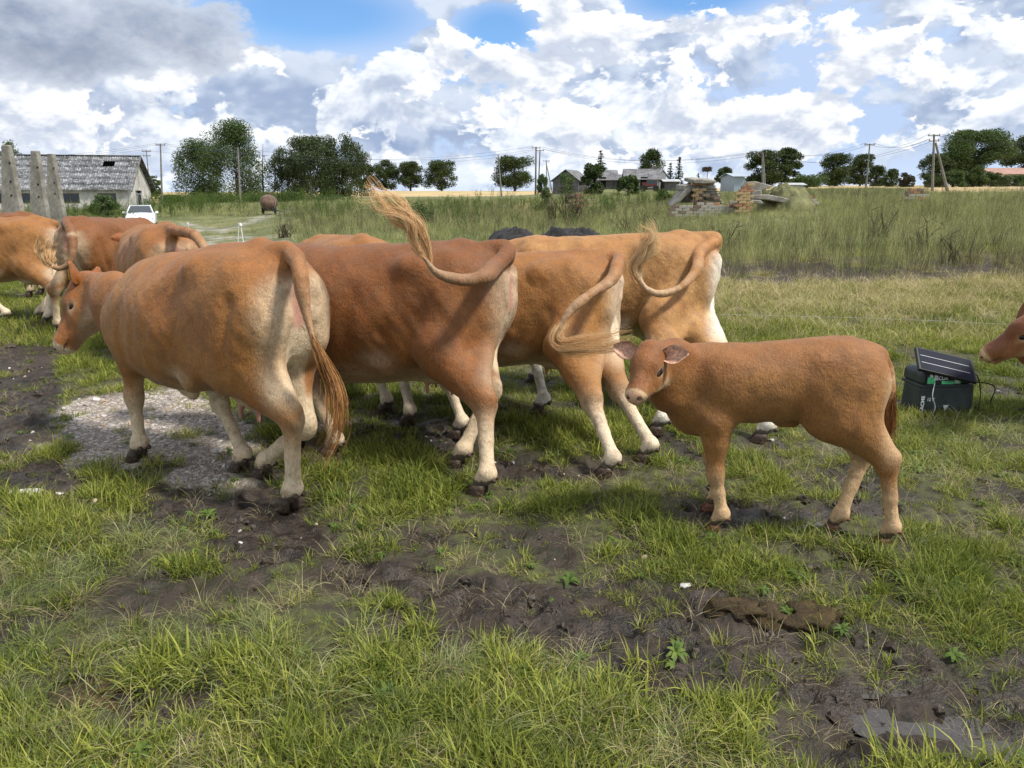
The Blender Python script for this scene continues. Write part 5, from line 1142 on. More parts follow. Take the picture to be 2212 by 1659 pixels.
def ear(parent, base, M, L, W, mat, side):
    """cupped ear; M columns: along the ear, opening normal, cross"""
    n, m = 9, 7; out = []; 
    for layer in (0, 1):
        for i in range(n):
            u = i/(n-1); w = W*1.02*math.sin(math.pi*(0.07+0.86*u)**0.9); cup = W*0.46*(1-u*0.8)
            for j in range(m):
                v = j/(m-1)*2-1
                p = Vector((u*L, 0, 0))*1.0
                zz = v*w*0.5*(1-0.15*abs(v)); nn = -cup*(1-v*v)*0.9 + cup*0.25 - layer*0.006*(1-abs(v)**4*0.8)*(1-0.6*u) + L*0.10*u*u
                q = Vector((u*L, nn, zz))
                out.append(Vector(base) + M @ q)
    F = []; fm = []
    for layer in (0, 1):
        b = layer*n*m
        for i in range(n-1):
            for j in range(m-1):
                f = (b+i*m+j, b+(i+1)*m+j, b+(i+1)*m+j+1, b+i*m+j+1); F.append(f if layer else f[::-1]); fm.append(0 if layer else 1)
    b = n*m
    for i in range(n-1):
        for j in (0, m-1): F.append((i*m+j, (i+1)*m+j, b+(i+1)*m+j, b+i*m+j)); fm.append(0)
    for j in range(m-1): F.append(((n-1)*m+j, (n-1)*m+j+1, b+(n-1)*m+j+1, b+(n-1)*m+j)); fm.append(0)
    o = mesh_obj('ear', out, F, None, parent, True, mats=[mat, M_earin], fmat=fm); ca = o.data.color_attributes.new('coat', 'FLOAT_COLOR', 'POINT'); ca.data.foreach_set('color', np.tile([0, 1, 0, 1], len(out)).astype(np.float32)); return o

ADULT = dict(
    st=[(-0.90, 1.19, 1.00, .12), (-0.84, 1.30, .84, .22), (-0.72, 1.37, .70, .285), (-0.55, 1.395, .60, .31), (-0.35, 1.395, .535, .345), (-0.10, 1.375, .50, .40),
        (0.12, 1.36, .48, .41), (0.35, 1.35, .485, .375), (0.55, 1.36, .52, .31), (0.72, 1.31, .56, .25), (0.88, 1.25, .62, .18), (0.98, 1.16, .74, .11)],
    stifle=(-.49, .20, .755), hockz=.50, Lg=.485, Lc=.40, hipx=-.62, fet=.125, elbow=(.53, .185, .76), Lf=.335, Lk=.30, footy=.17, fx=.57, hx=-.64,
    rT=.165, rG=.140, rH=.071, rC=.048, rF=.054, rE=.112, rK=.062, rM=.042, head=1.0, fat=1.0)
CALF = dict(
    st=[(-0.61, .97, .78, .085), (-0.57, 1.02, .70, .13), (-0.47, 1.05, .64, .165), (-0.35, 1.065, .60, .18), (-0.20, 1.06, .575, .195), (0.0, 1.035, .55, .205),
        (0.15, 1.02, .53, .205), (0.28, 1.015, .52, .19), (0.40, 1.005, .52, .165), (0.50, .98, .53, .135), (0.58, .94, .57, .10), (0.64, .90, .64, .07)],
    stifle=(-.33, .115, .64), hockz=.43, Lg=.318, Lc=.340, hipx=-.42, fet=.095, elbow=(.36, .105, .60), Lf=.285, Lk=.235, footy=.10, fx=.38, hx=-.44,
    rT=.114, rG=.090, rH=.053, rC=.037, rF=.041, rE=.088, rK=.048, rM=.036, head=0.70, fat=0.62)

FEET = []
def two_bone(A, B, la, lb, bend):
    """joint between A and B; bend = horizontal side (x sign)"""
    A = np.array(A, float); B = np.array(B, float); d = B-A; L = np.linalg.norm(d)
    if L > (la+lb)*0.998: k = L/((la+lb)*0.998); la *= k; lb *= k
    x = (la*la-lb*lb+L*L)/(2*L); h = math.sqrt(max(la*la-x*x, 0)); u = d/L
    n = np.array([1.0, 0, 0])*bend; n = n-u*(n@u); n /= np.linalg.norm(n)+1e-9
    return A+u*x+n*h

def cattle(name, label, loc, heading, mat, T=ADULT, s=1.0, sl=1.0, sw=1.0, feet=None, head=None, tail=None, tuft=None, h=0.014, cat='cow', group=None,
           pale=1.0, udder=True, lift=None, earm=None, hoofm=None, hair=None, droop=0.0, zoff=0.0, red_back=0.5, dirt=1.0, pink=True, bel=0.0, slope=0.0, wd=0.0, mzp=.65, tag_ear=False, nomouth=False):
    """loc: world x,y under the middle of the body; heading in degrees (0 = +X). feet: dict of world points. Everything is built in the animal's own frame."""
    root = empty(name, (loc[0], loc[1], zoff), R(heading), label=label, cat=cat, group=group)
    ch, sh = math.cos(R(heading)), math.sin(R(heading))
    def loc_(w): x, y, z = w[0]-loc[0], w[1]-loc[1], w[2]-zoff; return np.array([x*ch+y*sh, -x*sh+y*ch, z])
    f = T['fat']; lift = lift or {}; feet = feet or {}
    st = np.array(T['st'], float); st[:, 2] += bel*np.clip((st[:, 0]+.8*(1 if T is ADULT else .68))*3, 0, 1); st[:, 1] -= slope*sstep(st[:, 0], -.5, 1.0)+wd*sstep(st[:, 0], .38, .95); st[:, 0] *= s*sl; st[:, 1:3] *= s; st[:, 3] *= s*sw
    def sc(x, y, z): return np.array([x*s*sl, y*s*sw, z*s])
    # feet
    FT = {}; global FEET
    for k, x0, sg in (('LF', T['fx'], 1), ('RF', T['fx'], -1), ('LH', T['hx'], 1), ('RH', T['hx'], -1)):
        if k in feet: FT[k] = loc_(feet[k])
        else: FT[k] = sc(x0+random.uniform(-.06, .06), sg*T['footy'], 0)
    tb = [sc(-.74, 0, 1.365), sc(-.87, 0, 1.345)] if f == 1 else [sc(-.48, 0, 1.01), sc(-.585, 0, .975)]
    tl = tb+[loc_(p) for p in tail['pts']] if tail else []
    tr = [tail['r'][0]*.85, tail['r'][0]]+tail['r'] if tail else []
    hb = head or {}
    poll = loc_(hb['poll']) if 'poll' in hb else sc(1.32 if f == 1 else .86, 0, 1.22 if f == 1 else .98)
    fd = np.array(hb['dir'], float) if 'dir' in hb else np.array([ch*0.8, sh*0.8, -0.6])
    fd = np.array([fd[0]*ch+fd[1]*sh, -fd[0]*sh+fd[1]*ch, fd[2]]); fd /= np.linalg.norm(fd)
    up = np.array(hb.get('up', (0, 0, 1)), float); up = np.array([up[0]*ch+up[1]*sh, -up[0]*sh+up[1]*ch, up[2]])
    hy = np.cross(up, fd); hy /= np.linalg.norm(hy); hz = np.cross(fd, hy); HM = np.stack([fd, hy, hz], 1); hs = T['head']*s*hb.get('s', 1.0)
    fk = hb.get('fl', 1.0)
    def H(x, y, z): return poll + HM @ np.array([x*fk, y, z])*hs
    pts = [H(0.55, 0, -.1), H(0.1, 0, .15), H(.3, 0, -.3)] + list(FT.values()) + tl
    lo = np.minimum(np.array([st[0, 0]-.1, -.5*s*sw, 0.02]), np.min(pts, 0)-.16); hi = np.maximum(np.array([st[-1, 0]+.1, .5*s*sw, 1.5*s*(1 if f == 1 else .75)]), np.max(pts, 0)+.16)
    lo[2] = 0.0
    fl = Field(lo, hi, h)
    # trunk
    sl_, g = fl.sub((st[0, 0]-.05, -.5*s*sw, st[:, 2].min()-.06), (st[-1, 0]+.05, .5*s*sw, st[:, 1].max()+.06))
    X, Y, Z = g; xs = X.ravel(); xx = np.linspace(st[0, 0], st[-1, 0], 120)
    def sm(col):
        v = np.interp(xx, st[:, 0], st[:, col]); p = np.pad(v, 6, mode='reflect', reflect_type='odd'); ker = np.hanning(11); ker /= ker.sum()
        v = np.convolve(p, ker, 'same')[6:-6]; return np.interp(xs, xx, v).reshape(X.shape)
    top, bot, w = sm(1), sm(2), sm(3)
    hh = (top-bot)/2; cz = (top+bot)/2; v = (Z-cz)/hh
    ww = w*(1-0.20*np.clip(v, 0, 1.2)**2-0.10*np.clip(-v, 0, 1.2)**2)
    p_ = 2.35
    d = ((np.abs(Y/ww)**p_+np.abs(v)**p_)**(1/p_)-1)*np.minimum(w, hh)
    xe = np.maximum(np.maximum(st[0, 0]-X, X-st[-1, 0]), -1)
    d = np.maximum(d, xe)
    fl.put(sl_, d.astype(np.float32), 0.03)
    E = lambda c, r, k=.06, M=None, carve=False: fl.ell(sc(*c), np.array(r)*s, k*s, M, carve)
    Cp = lambda a, b, r0, r1, k=.05, sy=1.0, carve=False: fl.cap(sc(*a), sc(*b), r0*s, r1*s, k*s, sy, carve)
    A_ = (f == 1)
    for sg in (1, -1):
        if A_:
            E((-.55, sg*.185, 1.00), (.285, .150, .345), .10); E((-.745, sg*.135, 1.0), (.155, .125, .27), .07)
            E((-.56, sg*.20, .86), (.19, .115, .22), .10)
            Cp((-.33, sg*.25, 1.255), (-.42, sg*.22, 1.25), .045, .045, .11); E((-.86, sg*.115, 1.19), (.05, .045, .06), .06)
            Cp((-.46, sg*.24, .84), (-.20, sg*.27, .62), .05, .03, .12)
            E((.50, sg*.215, 1.0-slope-wd*.45), (.17, .105, .29-wd*.3), .09); Cp((.70, sg*.17, .88), (.53, sg*.20, .80), .12, .10, .08)
            Cp((.50, sg*.10, 1.27-slope-wd*.2), (.45, sg*.19, 1.05-slope*.6), .05, .07, .1)
        else:
            E((-.36, sg*.095, .80), (.185, .090, .235), .08); E((-.49, sg*.07, .80), (.10, .07, .18), .06)
            E((-.28, sg*.12, .68), (.12, .07, .14), .06)
            Cp((-.20, sg*.13, .965), (-.24, sg*.12, .95), .025, .025, .08)
            E((.33, sg*.115, .77), (.115, .065, .20), .07); Cp((.47, sg*.09, .67), (.36, sg*.11, .62), .075, .07, .06)
    if A_:
        for sg in (1, -1):
            E((-.20, sg*.455, 1.13), (.11, .075, .12), .12, None, True)
            Cp((.34, sg*.385, 1.16), (.40, sg*.36, .72), .012, .012, .07, 1, True)
            Cp((-.30, sg*.415, 1.12), (-.22, sg*.39, .84), .012, .012, .07, 1, True)
            Cp((-.72, sg*.325, 1.12), (-.64, sg*.335, .74), .014, .016, .06, 1, True); Cp((-.44, sg*.385, .98), (-.60, sg*.36, .72), .010, .012, .07, 1, True)
            Cp((.68, sg*.27, 1.02), (.74, sg*.24, .80), .010, .010, .06, 1, True)
        Cp((-.93, 0, 1.12), (-.90, 0, .62), .022, .035, .07, 1, True)
        Cp((-.60, 0, 1.355), (-.87, 0, 1.30), .055, .05, .08)
        E((.80, 0, .70), (.18, .14, .17), .1); Cp((.86, 0, .70), (.60, 0, .52), .07, .06, .1)
        if udder:
            E((-.46, 0, .58), (.17, .14, .12), .06)
            for ux, uy in ((-.38, .07), (-.38, -.07), (-.54, .06), (-.54, -.06)): Cp((ux, uy, .50), (ux, uy*1.15, .41), .020, .013, .02)
        Cp((.30, 0, .47), (.24, 0, .44), .04, .03, .10)
    else:
        Cp((-.615, 0, .80), (-.60, 0, .48), .010, .02, .04, 1, True)
        Cp((-.40, 0, 1.02), (-.58, 0, .985), .035, .03, .05)
        E((.47, 0, .60), (.12, .075, .11), .10); Cp((-.05, 0, .555+bel*.8), (-.13, 0, .545+bel*.8), .03, .020, .06)
    # legs
    hoofs = []
    for k, pt in FT.items():
        sg = 1 if k[0] == 'L' else -1; hind = k[1] == 'H'; lf = lift.get(k, 0.0)
        if hind:
            S = sc(*T['stifle']); S[1] = sg*T['stifle'][1]*s*sw; dx = pt[0]-T['hx']*s*sl; S[0] += dx*.22+.02*s; S[2] -= abs(dx)*.06
            S[1] = S[1]*.7+pt[1]*.3
        else:
            S = sc(*T['elbow']); S[1] = sg*T['elbow'][1]*s*sw*.75+pt[1]*.25; dx = pt[0]-T['fx']*s*sl; S[0] += dx*.28
        if lf: F_ = pt+np.array([-math.cos(lf)*.055+math.sin(lf)*.125, 0, math.sin(lf)*.055+math.cos(lf)*.125])*s
        else: F_ = pt+np.array([-.055 if A_ else -.042, 0, T['fet']])*s
        if hind:
            K = two_bone(S, F_, T['Lg']*s, T['Lc']*s, -1)
            B0 = sc(-.66 if A_ else -.44, sg*.14 if A_ else sg*.08, .78 if A_ else .62); B0[0] += dx*.2; B0[1] = sg*abs(B0[1])
            Hp = sc(*((-.62, .165, .98) if A_ else (-.42, .09, .80))); Hp[1] *= sg; Hp[0] += dx*.1
            S = S+np.array([-.05*s, 0, .0]); mid = K*.42+S*.58
            fl.cap(Hp, S, T['rT']*s*1.0, T['rT']*s*.86, .10*s, .80)
            fl.cap(S, mid, T['rT']*s*.86, T['rG']*s*.74, .09*s, .76)
            fl.cap(mid, K, T['rG']*s*.74, T['rH']*s*.95, .05*s, .78)
            fl.cap(B0, K+np.array([-.012, 0, .05])*s, T['rG']*s*.88, T['rH']*s*.62, .09*s, .75)      # tendon behind
            fl.ell(K+np.array([.0, 0, .01])*s, np.array([1.12, .82, 1.35])*T['rH']*s, .02*s)
            fl.cap(K+np.array([-.5*T['rH'], 0, .5*T['rH']])*s, K+np.array([-.7*T['rH'], 0, .8*T['rH']])*s, .45*T['rH']*s, .4*T['rH']*s, .02*s)
            m2 = K*.45+F_*.55
            fl.cap(K, m2, T['rC']*s*1.12, T['rC']*s*.90, .03*s, .84); fl.cap(m2, F_, T['rC']*s*.90, T['rC']*s*.98, .02*s, .88)
            fl.cap(K+np.array([-.55*T['rH'], 0, .25*T['rH']])*s, m2+np.array([-.018, 0, 0])*s, T['rC']*s*.55, T['rC']*s*.5, .02*s)
        else:
            q_ = 1.0 if lf else np.linalg.norm(F_-S)*1.004/((T['Lf']+T['Lk'])*s)
            K = two_bone(S, F_, T['Lf']*s*q_, T['Lk']*s*q_, 1)
            mid = S*.62+K*.38
            fl.cap(S, mid, T['rE']*s, T['rE']*s*.72, .06*s, .85); fl.cap(mid, K, T['rE']*s*.72, T['rK']*s*.86, .03*s, .85)
            fl.ell(K, np.array([.98, .95, 1.45])*T['rK']*s, .02*s)
            m2 = (K+F_)/2; fl.cap(K, m2, T['rM']*s*1.12, T['rM']*s*.90, .03*s, .92); fl.cap(m2, F_, T['rM']*s*.90, T['rM']*s*1.0, .02*s, .95)
        fl.ell(F_, np.array([1.05, .98, 1.0])*T['rF']*s, .02*s)
        hs_ = s*(1.0 if A_ else .66)
        if lf:
            top_ = pt+np.array([-math.cos(lf)*.012+math.sin(lf)*.07, 0, math.sin(lf)*.012+math.cos(lf)*.07])*hs_; fl.cap(F_, top_, T['rF']*s*.9, .043*hs_, .02*s)
            hoofs.append((pt, lf, hs_))
        else:
            top_ = pt+np.array([-.012, 0, .075])*hs_; fl.cap(F_, top_, T['rF']*s*.9, .046*hs_, .02*s, 1.05)
            hoofs.append((pt, 0, hs_))
        for yy in (-.5, .5): hoofs.append((F_+np.array([-.85, yy, -.55])*T['rF']*s, 'dew', hs_))
    # neck
    n0, n1 = (sc(.62, 0, 1.14-slope*1.2-wd*.35), sc(.80, 0, .86-slope*.5)) if A_ else (sc(.44, 0, .90), sc(.53, 0, .65))
    crest, thr = H(-.02, 0, -.07), H(.10, 0, -.22)
    if not hb.get('none'):
        for q in (0.0, 0.5, 1.0):
            a = n0*(1-q)+n1*q; b = crest*(1-q)+thr*q; m_ = (a+b)/2+np.array([.05*s*(1 if A_ else .3), 0, (.02-.05*q)*s])
            ra = ((.12, .20, .12) if A_ else (.082, .098, .075))[int(q*2)]*s; rb = ((.085, .11, .075) if A_ else (.062, .07, .048))[int(q*2)]*s
            fl.cap(a, m_, ra, (ra+rb)/2, .09*s, .80); fl.cap(m_, b, (ra+rb)/2, rb, .07*s, .85)
        if A_: fl.cap(sc(.88, 0, .72), H(.12, 0, -.27), .05*s, .03*s, .10*s, .6)
        # head
        he = lambda c, r, k=.03, cv=False: fl.ell(H(*c), np.array(r)*hs, k*hs, HM, cv)
        hc = lambda a, b, r0, r1, k=.03, cv=False: fl.cap(H(*a), H(*b), r0*hs, r1*hs, k*hs, 1, cv)
        he((.10, 0, -.10), (.15, .118, .125), .05); he((.09, 0, -.045), (.10, .095, .07), .04)
        hc((.0, 0, -.03), (.14, 0, -.05), .075, .085, .05); he((.0, 0, .0), (.05, .07, .04), .04)
        hc((.16, 0, -.06), (.42, 0, -.085), .080, .052, .05)
        for sg in (1, -1):
            hc((.12, sg*.045, -.215), (.38, sg*.03, -.158), .080, .046, .05)
            he((.15, sg*.07, -.17), (.12, .045, .10), .04)
            he((.13, sg*.092, -.068), (.055, .030, .032), .03)
            he((.19, sg*.086, -.135), (.06, .022, .022), .03)
            hc((.30, sg*.045, -.10), (.42, sg*.045, -.11), .040, .044, .03)
        he((.445, 0, -.115), (.062, .086, .062), .03); he((.46, 0, -.15), (.045, .060, .035), .02); he((.425, 0, -.185), (.055, .045, .028), .025); he((.482, 0, -.108), (.034, .058, .036), .03); he((.40, 0, -.135), (.09, .066, .06), .03)
        for sg in (1, -1):
            he((.165, sg*.118, -.098), (.026, .022, .017), .012, True)
            he((.502, sg*.043, -.103), (.026, .018, .014), .008, True)
            hc((.50, sg*.03, -.158), (.38, sg*.078, -.168), .005, .004, .012, True)
    # tail
    if tl:
        cps = catmull(tl, 5); rr = np.interp(np.linspace(0, 1, len(cps)), np.linspace(0, 1, len(tr)), tr)*.84
        for i in range(len(cps)-1): fl.cap(cps[i], cps[i+1], rr[i], rr[i+1], .012 if i > 4 else .03)
    V, Fq = fl.mesh(5 if A_ else 3)
    # coat colour by anatomy
    x, y, z = V[:, 0]/(s*sl), V[:, 1]/(s*sw), V[:, 2]/s
    if not A_: x, y, z = x*1.48, y*1.75, z*1.37
    ay = np.abs(y)
    rear = sstep(-x, .74, .95)*sstep(z, .45, .7)*(1-sstep(z, 1.18, 1.34)); inner = sstep(.15-ay, 0, .10)*sstep(-x, .35, .6)*(1-sstep(z, 1.15, 1.3))
    low = 1-sstep(z, .22, .66); belly = (1-sstep(z, .54, .74))*sstep(.5-np.abs(x+.1), 0, .2)*.75
    flank = np.exp(-((x+.16)/.16)**2-((z-.66)/.10)**2)*.7
    bot_ = sstep(.30-ay, -.02, .2)*(1-sstep(z, .5, .64))
    pa = np.clip(np.maximum.reduce([rear*.6, inner*.80, low*.78, belly*.5, flank*.6, bot_*.7]), 0, 1)*pale
    red = sstep(z, 1.12, 1.38)*red_back+sstep(x, .5, 1.0)*.4
    mud = (1-sstep(z, .02, .17))*1.15*dirt+np.exp(-((x-.15)/.35)**2-((z-.57)/.09)**2)*.45*dirt+np.exp(-((x-.2)/.5)**2-((z-.75)/.14)**2)*.18*dirt
    skin = np.zeros(len(V))
    if pink and A_: skin = np.exp(-((y)/.06)**2)*sstep(-x, .80, .86)*sstep(z, .92, 1.0)*(1-sstep(z, 1.16, 1.24))*.8
    if udder and A_: skin = np.maximum(skin, (1-sstep(z, .47, .52))*sstep(-x, .33, .35)*(1-sstep(-x, .57, .61))*sstep(.12-ay, 0, .04)*(z > .38)*.9)
    if not hb.get('none'):
        q = (V-poll)@HM/hs; inh = (q[:, 0] > -.1) & (np.abs(q[:, 1]) < .2) & (q[:, 2] > -.32) & (q[:, 2] < .12) & (q[:, 0] < .6) & (V[:, 0] > st[-1, 0]*.8)
        q[:, 0] /= fk; inh = inh*sstep(q[:, 0], -.06, .12); mz = sstep(q[:, 0], .42, .475)*inh; eyer = (np.exp(-((q[:, 0]-.165)/.06)**2-((q[:, 2]+.10)/.045)**2)*.5+(1-sstep(q[:, 2], -.24, -.15))*.45)*inh
        pa = pa*(1-inh)+inh*np.clip(np.maximum(mz*mzp, eyer*(1 if A_ else 1.25)), 0, 1); mud = mud*(inh < .02); red = red*(1-inh)+inh*(.35+.5*sstep(q[:, 2], -.13, -.04))*(1-mz)
        sk = sstep(q[:, 0], .455, .485)*inh*sstep(q[:, 2], -.145, -.13)*sstep(.075-np.abs(q[:, 1]), 0, .02); skin = np.where(inh > .1, sk*.42, skin)
    if tl:
        dt = np.min(np.linalg.norm(V[:, None, :]-cps[None, 2::4, :], axis=2) if len(V) < 400000 else np.full((len(V), 1), 9), 1)
        wq = np.clip((np.max(tr)*1.9-dt)/(np.max(tr)*.6), 0, 1)*sstep(np.linalg.norm(V-cps[4], axis=1), .06, .20)
        uu = np.zeros(len(V)); ti = np.where(wq > 0)[0]; fp = np.stack([np.interp(np.linspace(0, 1, 90), np.linspace(0, 1, len(cps)), cps[:, k]) for k in range(3)], 1); uu[ti] = np.argmin(np.linalg.norm(V[ti][:, None, :]-fp[None], axis=2), 1)/90; pa = pa*(1-wq)+(.02+.42*uu)*wq; mud = np.where((wq > 0) & (V[:, 2] > .4*s), mud*(1-wq), mud); skin = skin*(1-wq); red = red*(1-wq)+(.75*(1-uu))*wq
    body = mesh_obj('body', V, Fq.astype(np.int32), mat, root, True)
    nv = np.empty(len(V)*3, np.float32); body.data.vertices.foreach_get('normal', nv); nv = nv.reshape(-1, 3)
    ph = np.random.default_rng(int(abs(loc[0])*97+abs(loc[1])*31)).uniform(0, 6.28, 12)
    def wv(a, b_, c_, p): return np.sin(V[:, 0]*a/s+ph[p]+1.5*np.sin(V[:, 2]*7/s+ph[p+1]))*np.sin(V[:, 2]*b_/s+ph[p+2])*np.sin(V[:, 1]*c_/s+ph[p+3])
    dsp = 1.35*(.007*wv(13, 9, 8, 0)+.004*wv(27, 14, 13, 4)+.0016*wv(60, 40, 40, 8))*s*(1 if A_ else .6)
    rib = .0035*s*np.sin(V[:, 0]*46/s+V[:, 2]*6)*np.exp(-((x-.15)/.3)**2-((z-.95)/.2)**2)
    trunkm = sstep(z, .35, .6)*(1 if A_ else .8)
    V = V+nv*((dsp*trunkm+rib*(1 if A_ else .5)))[:, None]; body.data.vertices.foreach_set('co', V.astype(np.float32).ravel()); body.data.update()
    ca = body.data.color_attributes.new('coat', 'FLOAT_COLOR', 'POINT')
    ca.data.foreach_set('color', np.stack([pa, np.clip(red, 0, 1), np.clip(mud, 0, 1), np.ones(len(V))], 1).astype(np.float32).ravel())
    sa = body.data.attributes.new('skin', 'FLOAT', 'POINT'); sa.data.foreach_set('value', skin.astype(np.float32))
    for pt in FT.values(): FEET.append((loc[0]+pt[0]*ch-pt[1]*sh, loc[1]+pt[0]*sh+pt[1]*ch))
    # hooves
    hm = hoofm or M_hoof
    for pt, lf, hs_ in hoofs:
        if isinstance(lf, str):
            mb = MB(); mb.lathe([(.004, -.016), (.014, -.010), (.018, 0.0), (.012, .014), (.003, .019)], 8)
            o = mb.build('dewclaw', hm, root, True); o.location = pt; o.scale = (hs_,)*3
        else: hoof(root, pt+(np.array([0, 0, -.012]) if not lf else np.array([0, 0, 0.])), 0, hs_*1.0, lf, hm)
    if not hb.get('none'):
        for sg in (1, -1):
            er = MB(); er.lathe([(.002, -.019), (.012, -.015), (.019, -.003), (.019, .003), (.012, .015), (.002, .019)], 12)
            eo = er.build('eye', M_eye, root, True); eo.location = H(.165, sg*.103, -.098); es_ = hs*hb.get('es', 1.0); eo.scale = (es_*1.1, es_*.85, es_*.92); eo.rotation_euler = Matrix(HM.tolist()).to_euler()
            lo_ = bpy.data.objects.new('eyelid', eo.data.copy()); lo_.data.materials.clear(); lo_.data.materials.append(M_lid); COL.objects.link(lo_); lo_.parent = root; lo_.location = H(.163, sg*.098, -.096); lo_.scale = (es_*1.5, es_*.8, es_*1.08); lo_.rotation_euler = eo.rotation_euler
            mo = MB(); mo.tube([H(.492, 0, -.157), H(.482, sg*.045, -.160), H(.44, sg*.079, -.166), H(.385, sg*.080, -.170), H(.345, sg*.076, -.168)], [.002*hs, .003*hs, .0028*hs, .002*hs, .001*hs], 5); mo.build('mouth_line', M_lid, root, True)
            no = MB(); no.lathe([(.002, -.008), (.008, -.006), (.011, 0), (.008, .006), (.002, .008)], 10); no = no.build('nostril_shade', M_hoof, root, True); no.location = H(.497, sg*.044, -.103); no.scale = (hs*1.0, hs*1.7, hs*1.2)  # dark ellipsoid stands in for the shade inside the nose opening
            d_ = HM @ np.array(hb.get('eard', (-.30, 1.0, -.05)))*1.0 if sg > 0 else HM @ (np.array(hb.get('eard', (-.30, 1.0, -.05)))*np.array([1, -1, 1]))
            d_ = Vector(d_).normalized(); n_ = Vector(HM @ np.array(hb.get('earn', (.75, .0, .25)))); n_ = (n_-d_*n_.dot(d_)).normalized(); c_ = d_.cross(n_)
            Mx = Matrix((d_, n_, c_)).transposed()
            ear(root, H(.02, sg*.085, -.055), Mx, .215*hs*hb.get('earl', 1.0), .165*hs*hb.get('earl', 1.0), mat, sg)
            if tag_ear and sg == tag_ear:
                tb = MB().box((0, 0, 0), (.004, .055, .065)); to = tb.build('ear_tag', M_tag, root); to.location = Vector(H(.02, sg*.085, -.055))+d_*.085*hs+n_*.03-c_*.0
                to.rotation_euler = (0, 0, R(40)); 
    if tuft:
        g_ = [loc_(p) for p in tuft['pts']]
        Vs, Fs = strands(g_, int(tuft.get('n', 200)*1.3), tuft['spread'], tuft.get('rad', .0012), tuft.get('wave', .012), tuft.get('seed', 3), clumps=tuft.get('clumps', 9), lmin=tuft.get('lmin', .35))
        mesh_obj('tail_tuft', Vs, Fs.astype(np.int32), hair or M_hair, root, False)
    return root
M_tag = simple_mat('yellow_plastic', (0.75, 0.50, 0.03), 0.5, 0.05)
# ------------------------------------------------------------------ the herd
H_tan = hide_material('hide_tan', lin(152, 104, 54), lin(134, 78, 34), lin(216, 198, 166))
H_red = hide_material('hide_red', lin(130, 81, 38), lin(108, 60, 26), lin(212, 192, 160))
H_fawn = hide_material('hide_fawn', lin(154, 108, 57), lin(140, 86, 40), lin(220, 205, 178))
H_pale = hide_material('hide_pale', lin(170, 130, 80), lin(158, 104, 54), lin(230, 224, 208))
H_calf = hide_material('hide_calf', lin(146, 103, 56), lin(126, 76, 36), lin(206, 176, 136))
H_dark = hide_material('hide_dark', lin(148, 98, 56), lin(112, 64, 38), lin(214, 184, 142))

# first cow
cattle('cow', 'large tan cow nearest on the left, its lowered head wearing a yellow ear tag', (-1.79, 4.36), 146, H_tan, bel=.02, slope=.085, wd=.13, mzp=.95, s=1.0, sl=.905, sw=.97,
       feet=dict(LH=G0(622, 1096), LF=G0(297, 992), RH=G0(566, 1030), RF=G0(517, 1018)),
       head=dict(poll=P(176, 608, 5.25), dir=(-.50, -.16, -.86), up=(-.85, .12, .1), s=.98, eard=(-.8, .35, .45), earl=.85),
       tail=dict(pts=[P(643, 575, 3.72), P(655, 640, 3.66), P(672, 720, 3.62), P(700, 790, 3.60)], r=[.055, .045, .034, .026, .018]),
       tuft=dict(pts=[P(672, 720, 3.62), P(700, 790, 3.60), P(725, 860, 3.58), P(722, 930, 3.6), P(690, 990, 3.62)], spread=lambda t: .018+.045*t, n=330, clumps=12, wave=.045, lmin=.1), hair=M_hairm, h=.013, tag_ear=1)
# second cow
cattle('cow', 'reddish cow in the middle with its tail swung up over its back', (-.91, 4.88), 163, H_red, bel=-.05, s=.975, sl=1.08, sw=.95,
       feet=dict(LH=G0(1034, 1064), RH=G0(985, 1008), LF=G0(712, 985), RF=G0(640, 960)),
       tail=dict(pts=[P(1066, 578, 4.35), P(1045, 598, 4.2), P(1000, 605, 4.15), P(945, 590, 4.10), P(915, 555, 4.08)], r=[.058, .05, .036, .028, .02]),
       tuft=dict(pts=[P(930, 575, 4.10), P(908, 530, 4.08), P(885, 480, 4.05), P(835, 440, 4.0), P(782, 405, 3.95)], spread=lambda t: .02+.062*t*(1.4-t), n=400, clumps=10, wave=.024, lmin=.15), h=.013)
# third cow
cattle('cow', 'fawn cow between the red cow and the calf, its tail curling towards the calf', (-.08, 5.42), 165, H_fawn, bel=-.03, s=.905, sl=1.05, sw=1.0,
       feet=dict(LH=G0(1306, 1025), RH=G0(1388, 995), LF=G0(985, 942), RF=P(1102, 884, 5.7)), lift=dict(RF=1.9),
       tail=dict(pts=[P(1333, 575, 4.86), P(1318, 605, 4.7), P(1270, 640, 4.55), P(1225, 680, 4.5), P(1205, 730, 4.48)], r=[.052, .042, .034, .027, .02]),
       tuft=dict(pts=[P(1222, 690, 4.5), P(1200, 730, 4.46), P(1225, 748, 4.44), P(1290, 745, 4.42), P(1370, 728, 4.40)], spread=lambda t: .03+.035*t, n=320, clumps=12), h=.0145)
# fourth cow
cattle('cow', 'pale blond cow farthest of the middle group, tail curled up in a white tuft', (.72, 6.25), 168, H_pale, s=.965, sl=1.10, sw=1.0, pale=1.4,
       feet=dict(RH=G0(1640, 952), LH=G0(1415, 935), LF=G0(1160, 892)),
       tail=dict(pts=[P(1512, 545, 5.85), P(1505, 580, 5.7), P(1470, 620, 5.55), P(1420, 635, 5.5), P(1385, 610, 5.5), P(1378, 570, 5.5)], r=[.055, .045, .036, .03, .026, .02]),
       tuft=dict(pts=[P(1385, 610, 5.5), P(1372, 575, 5.48), P(1395, 540, 5.46), P(1405, 515, 5.45), P(1388, 480, 5.42)], spread=lambda t: .03+.05*t*(1.3-t), n=320, clumps=12, wave=.02), hair=M_hairp, h=.0145)
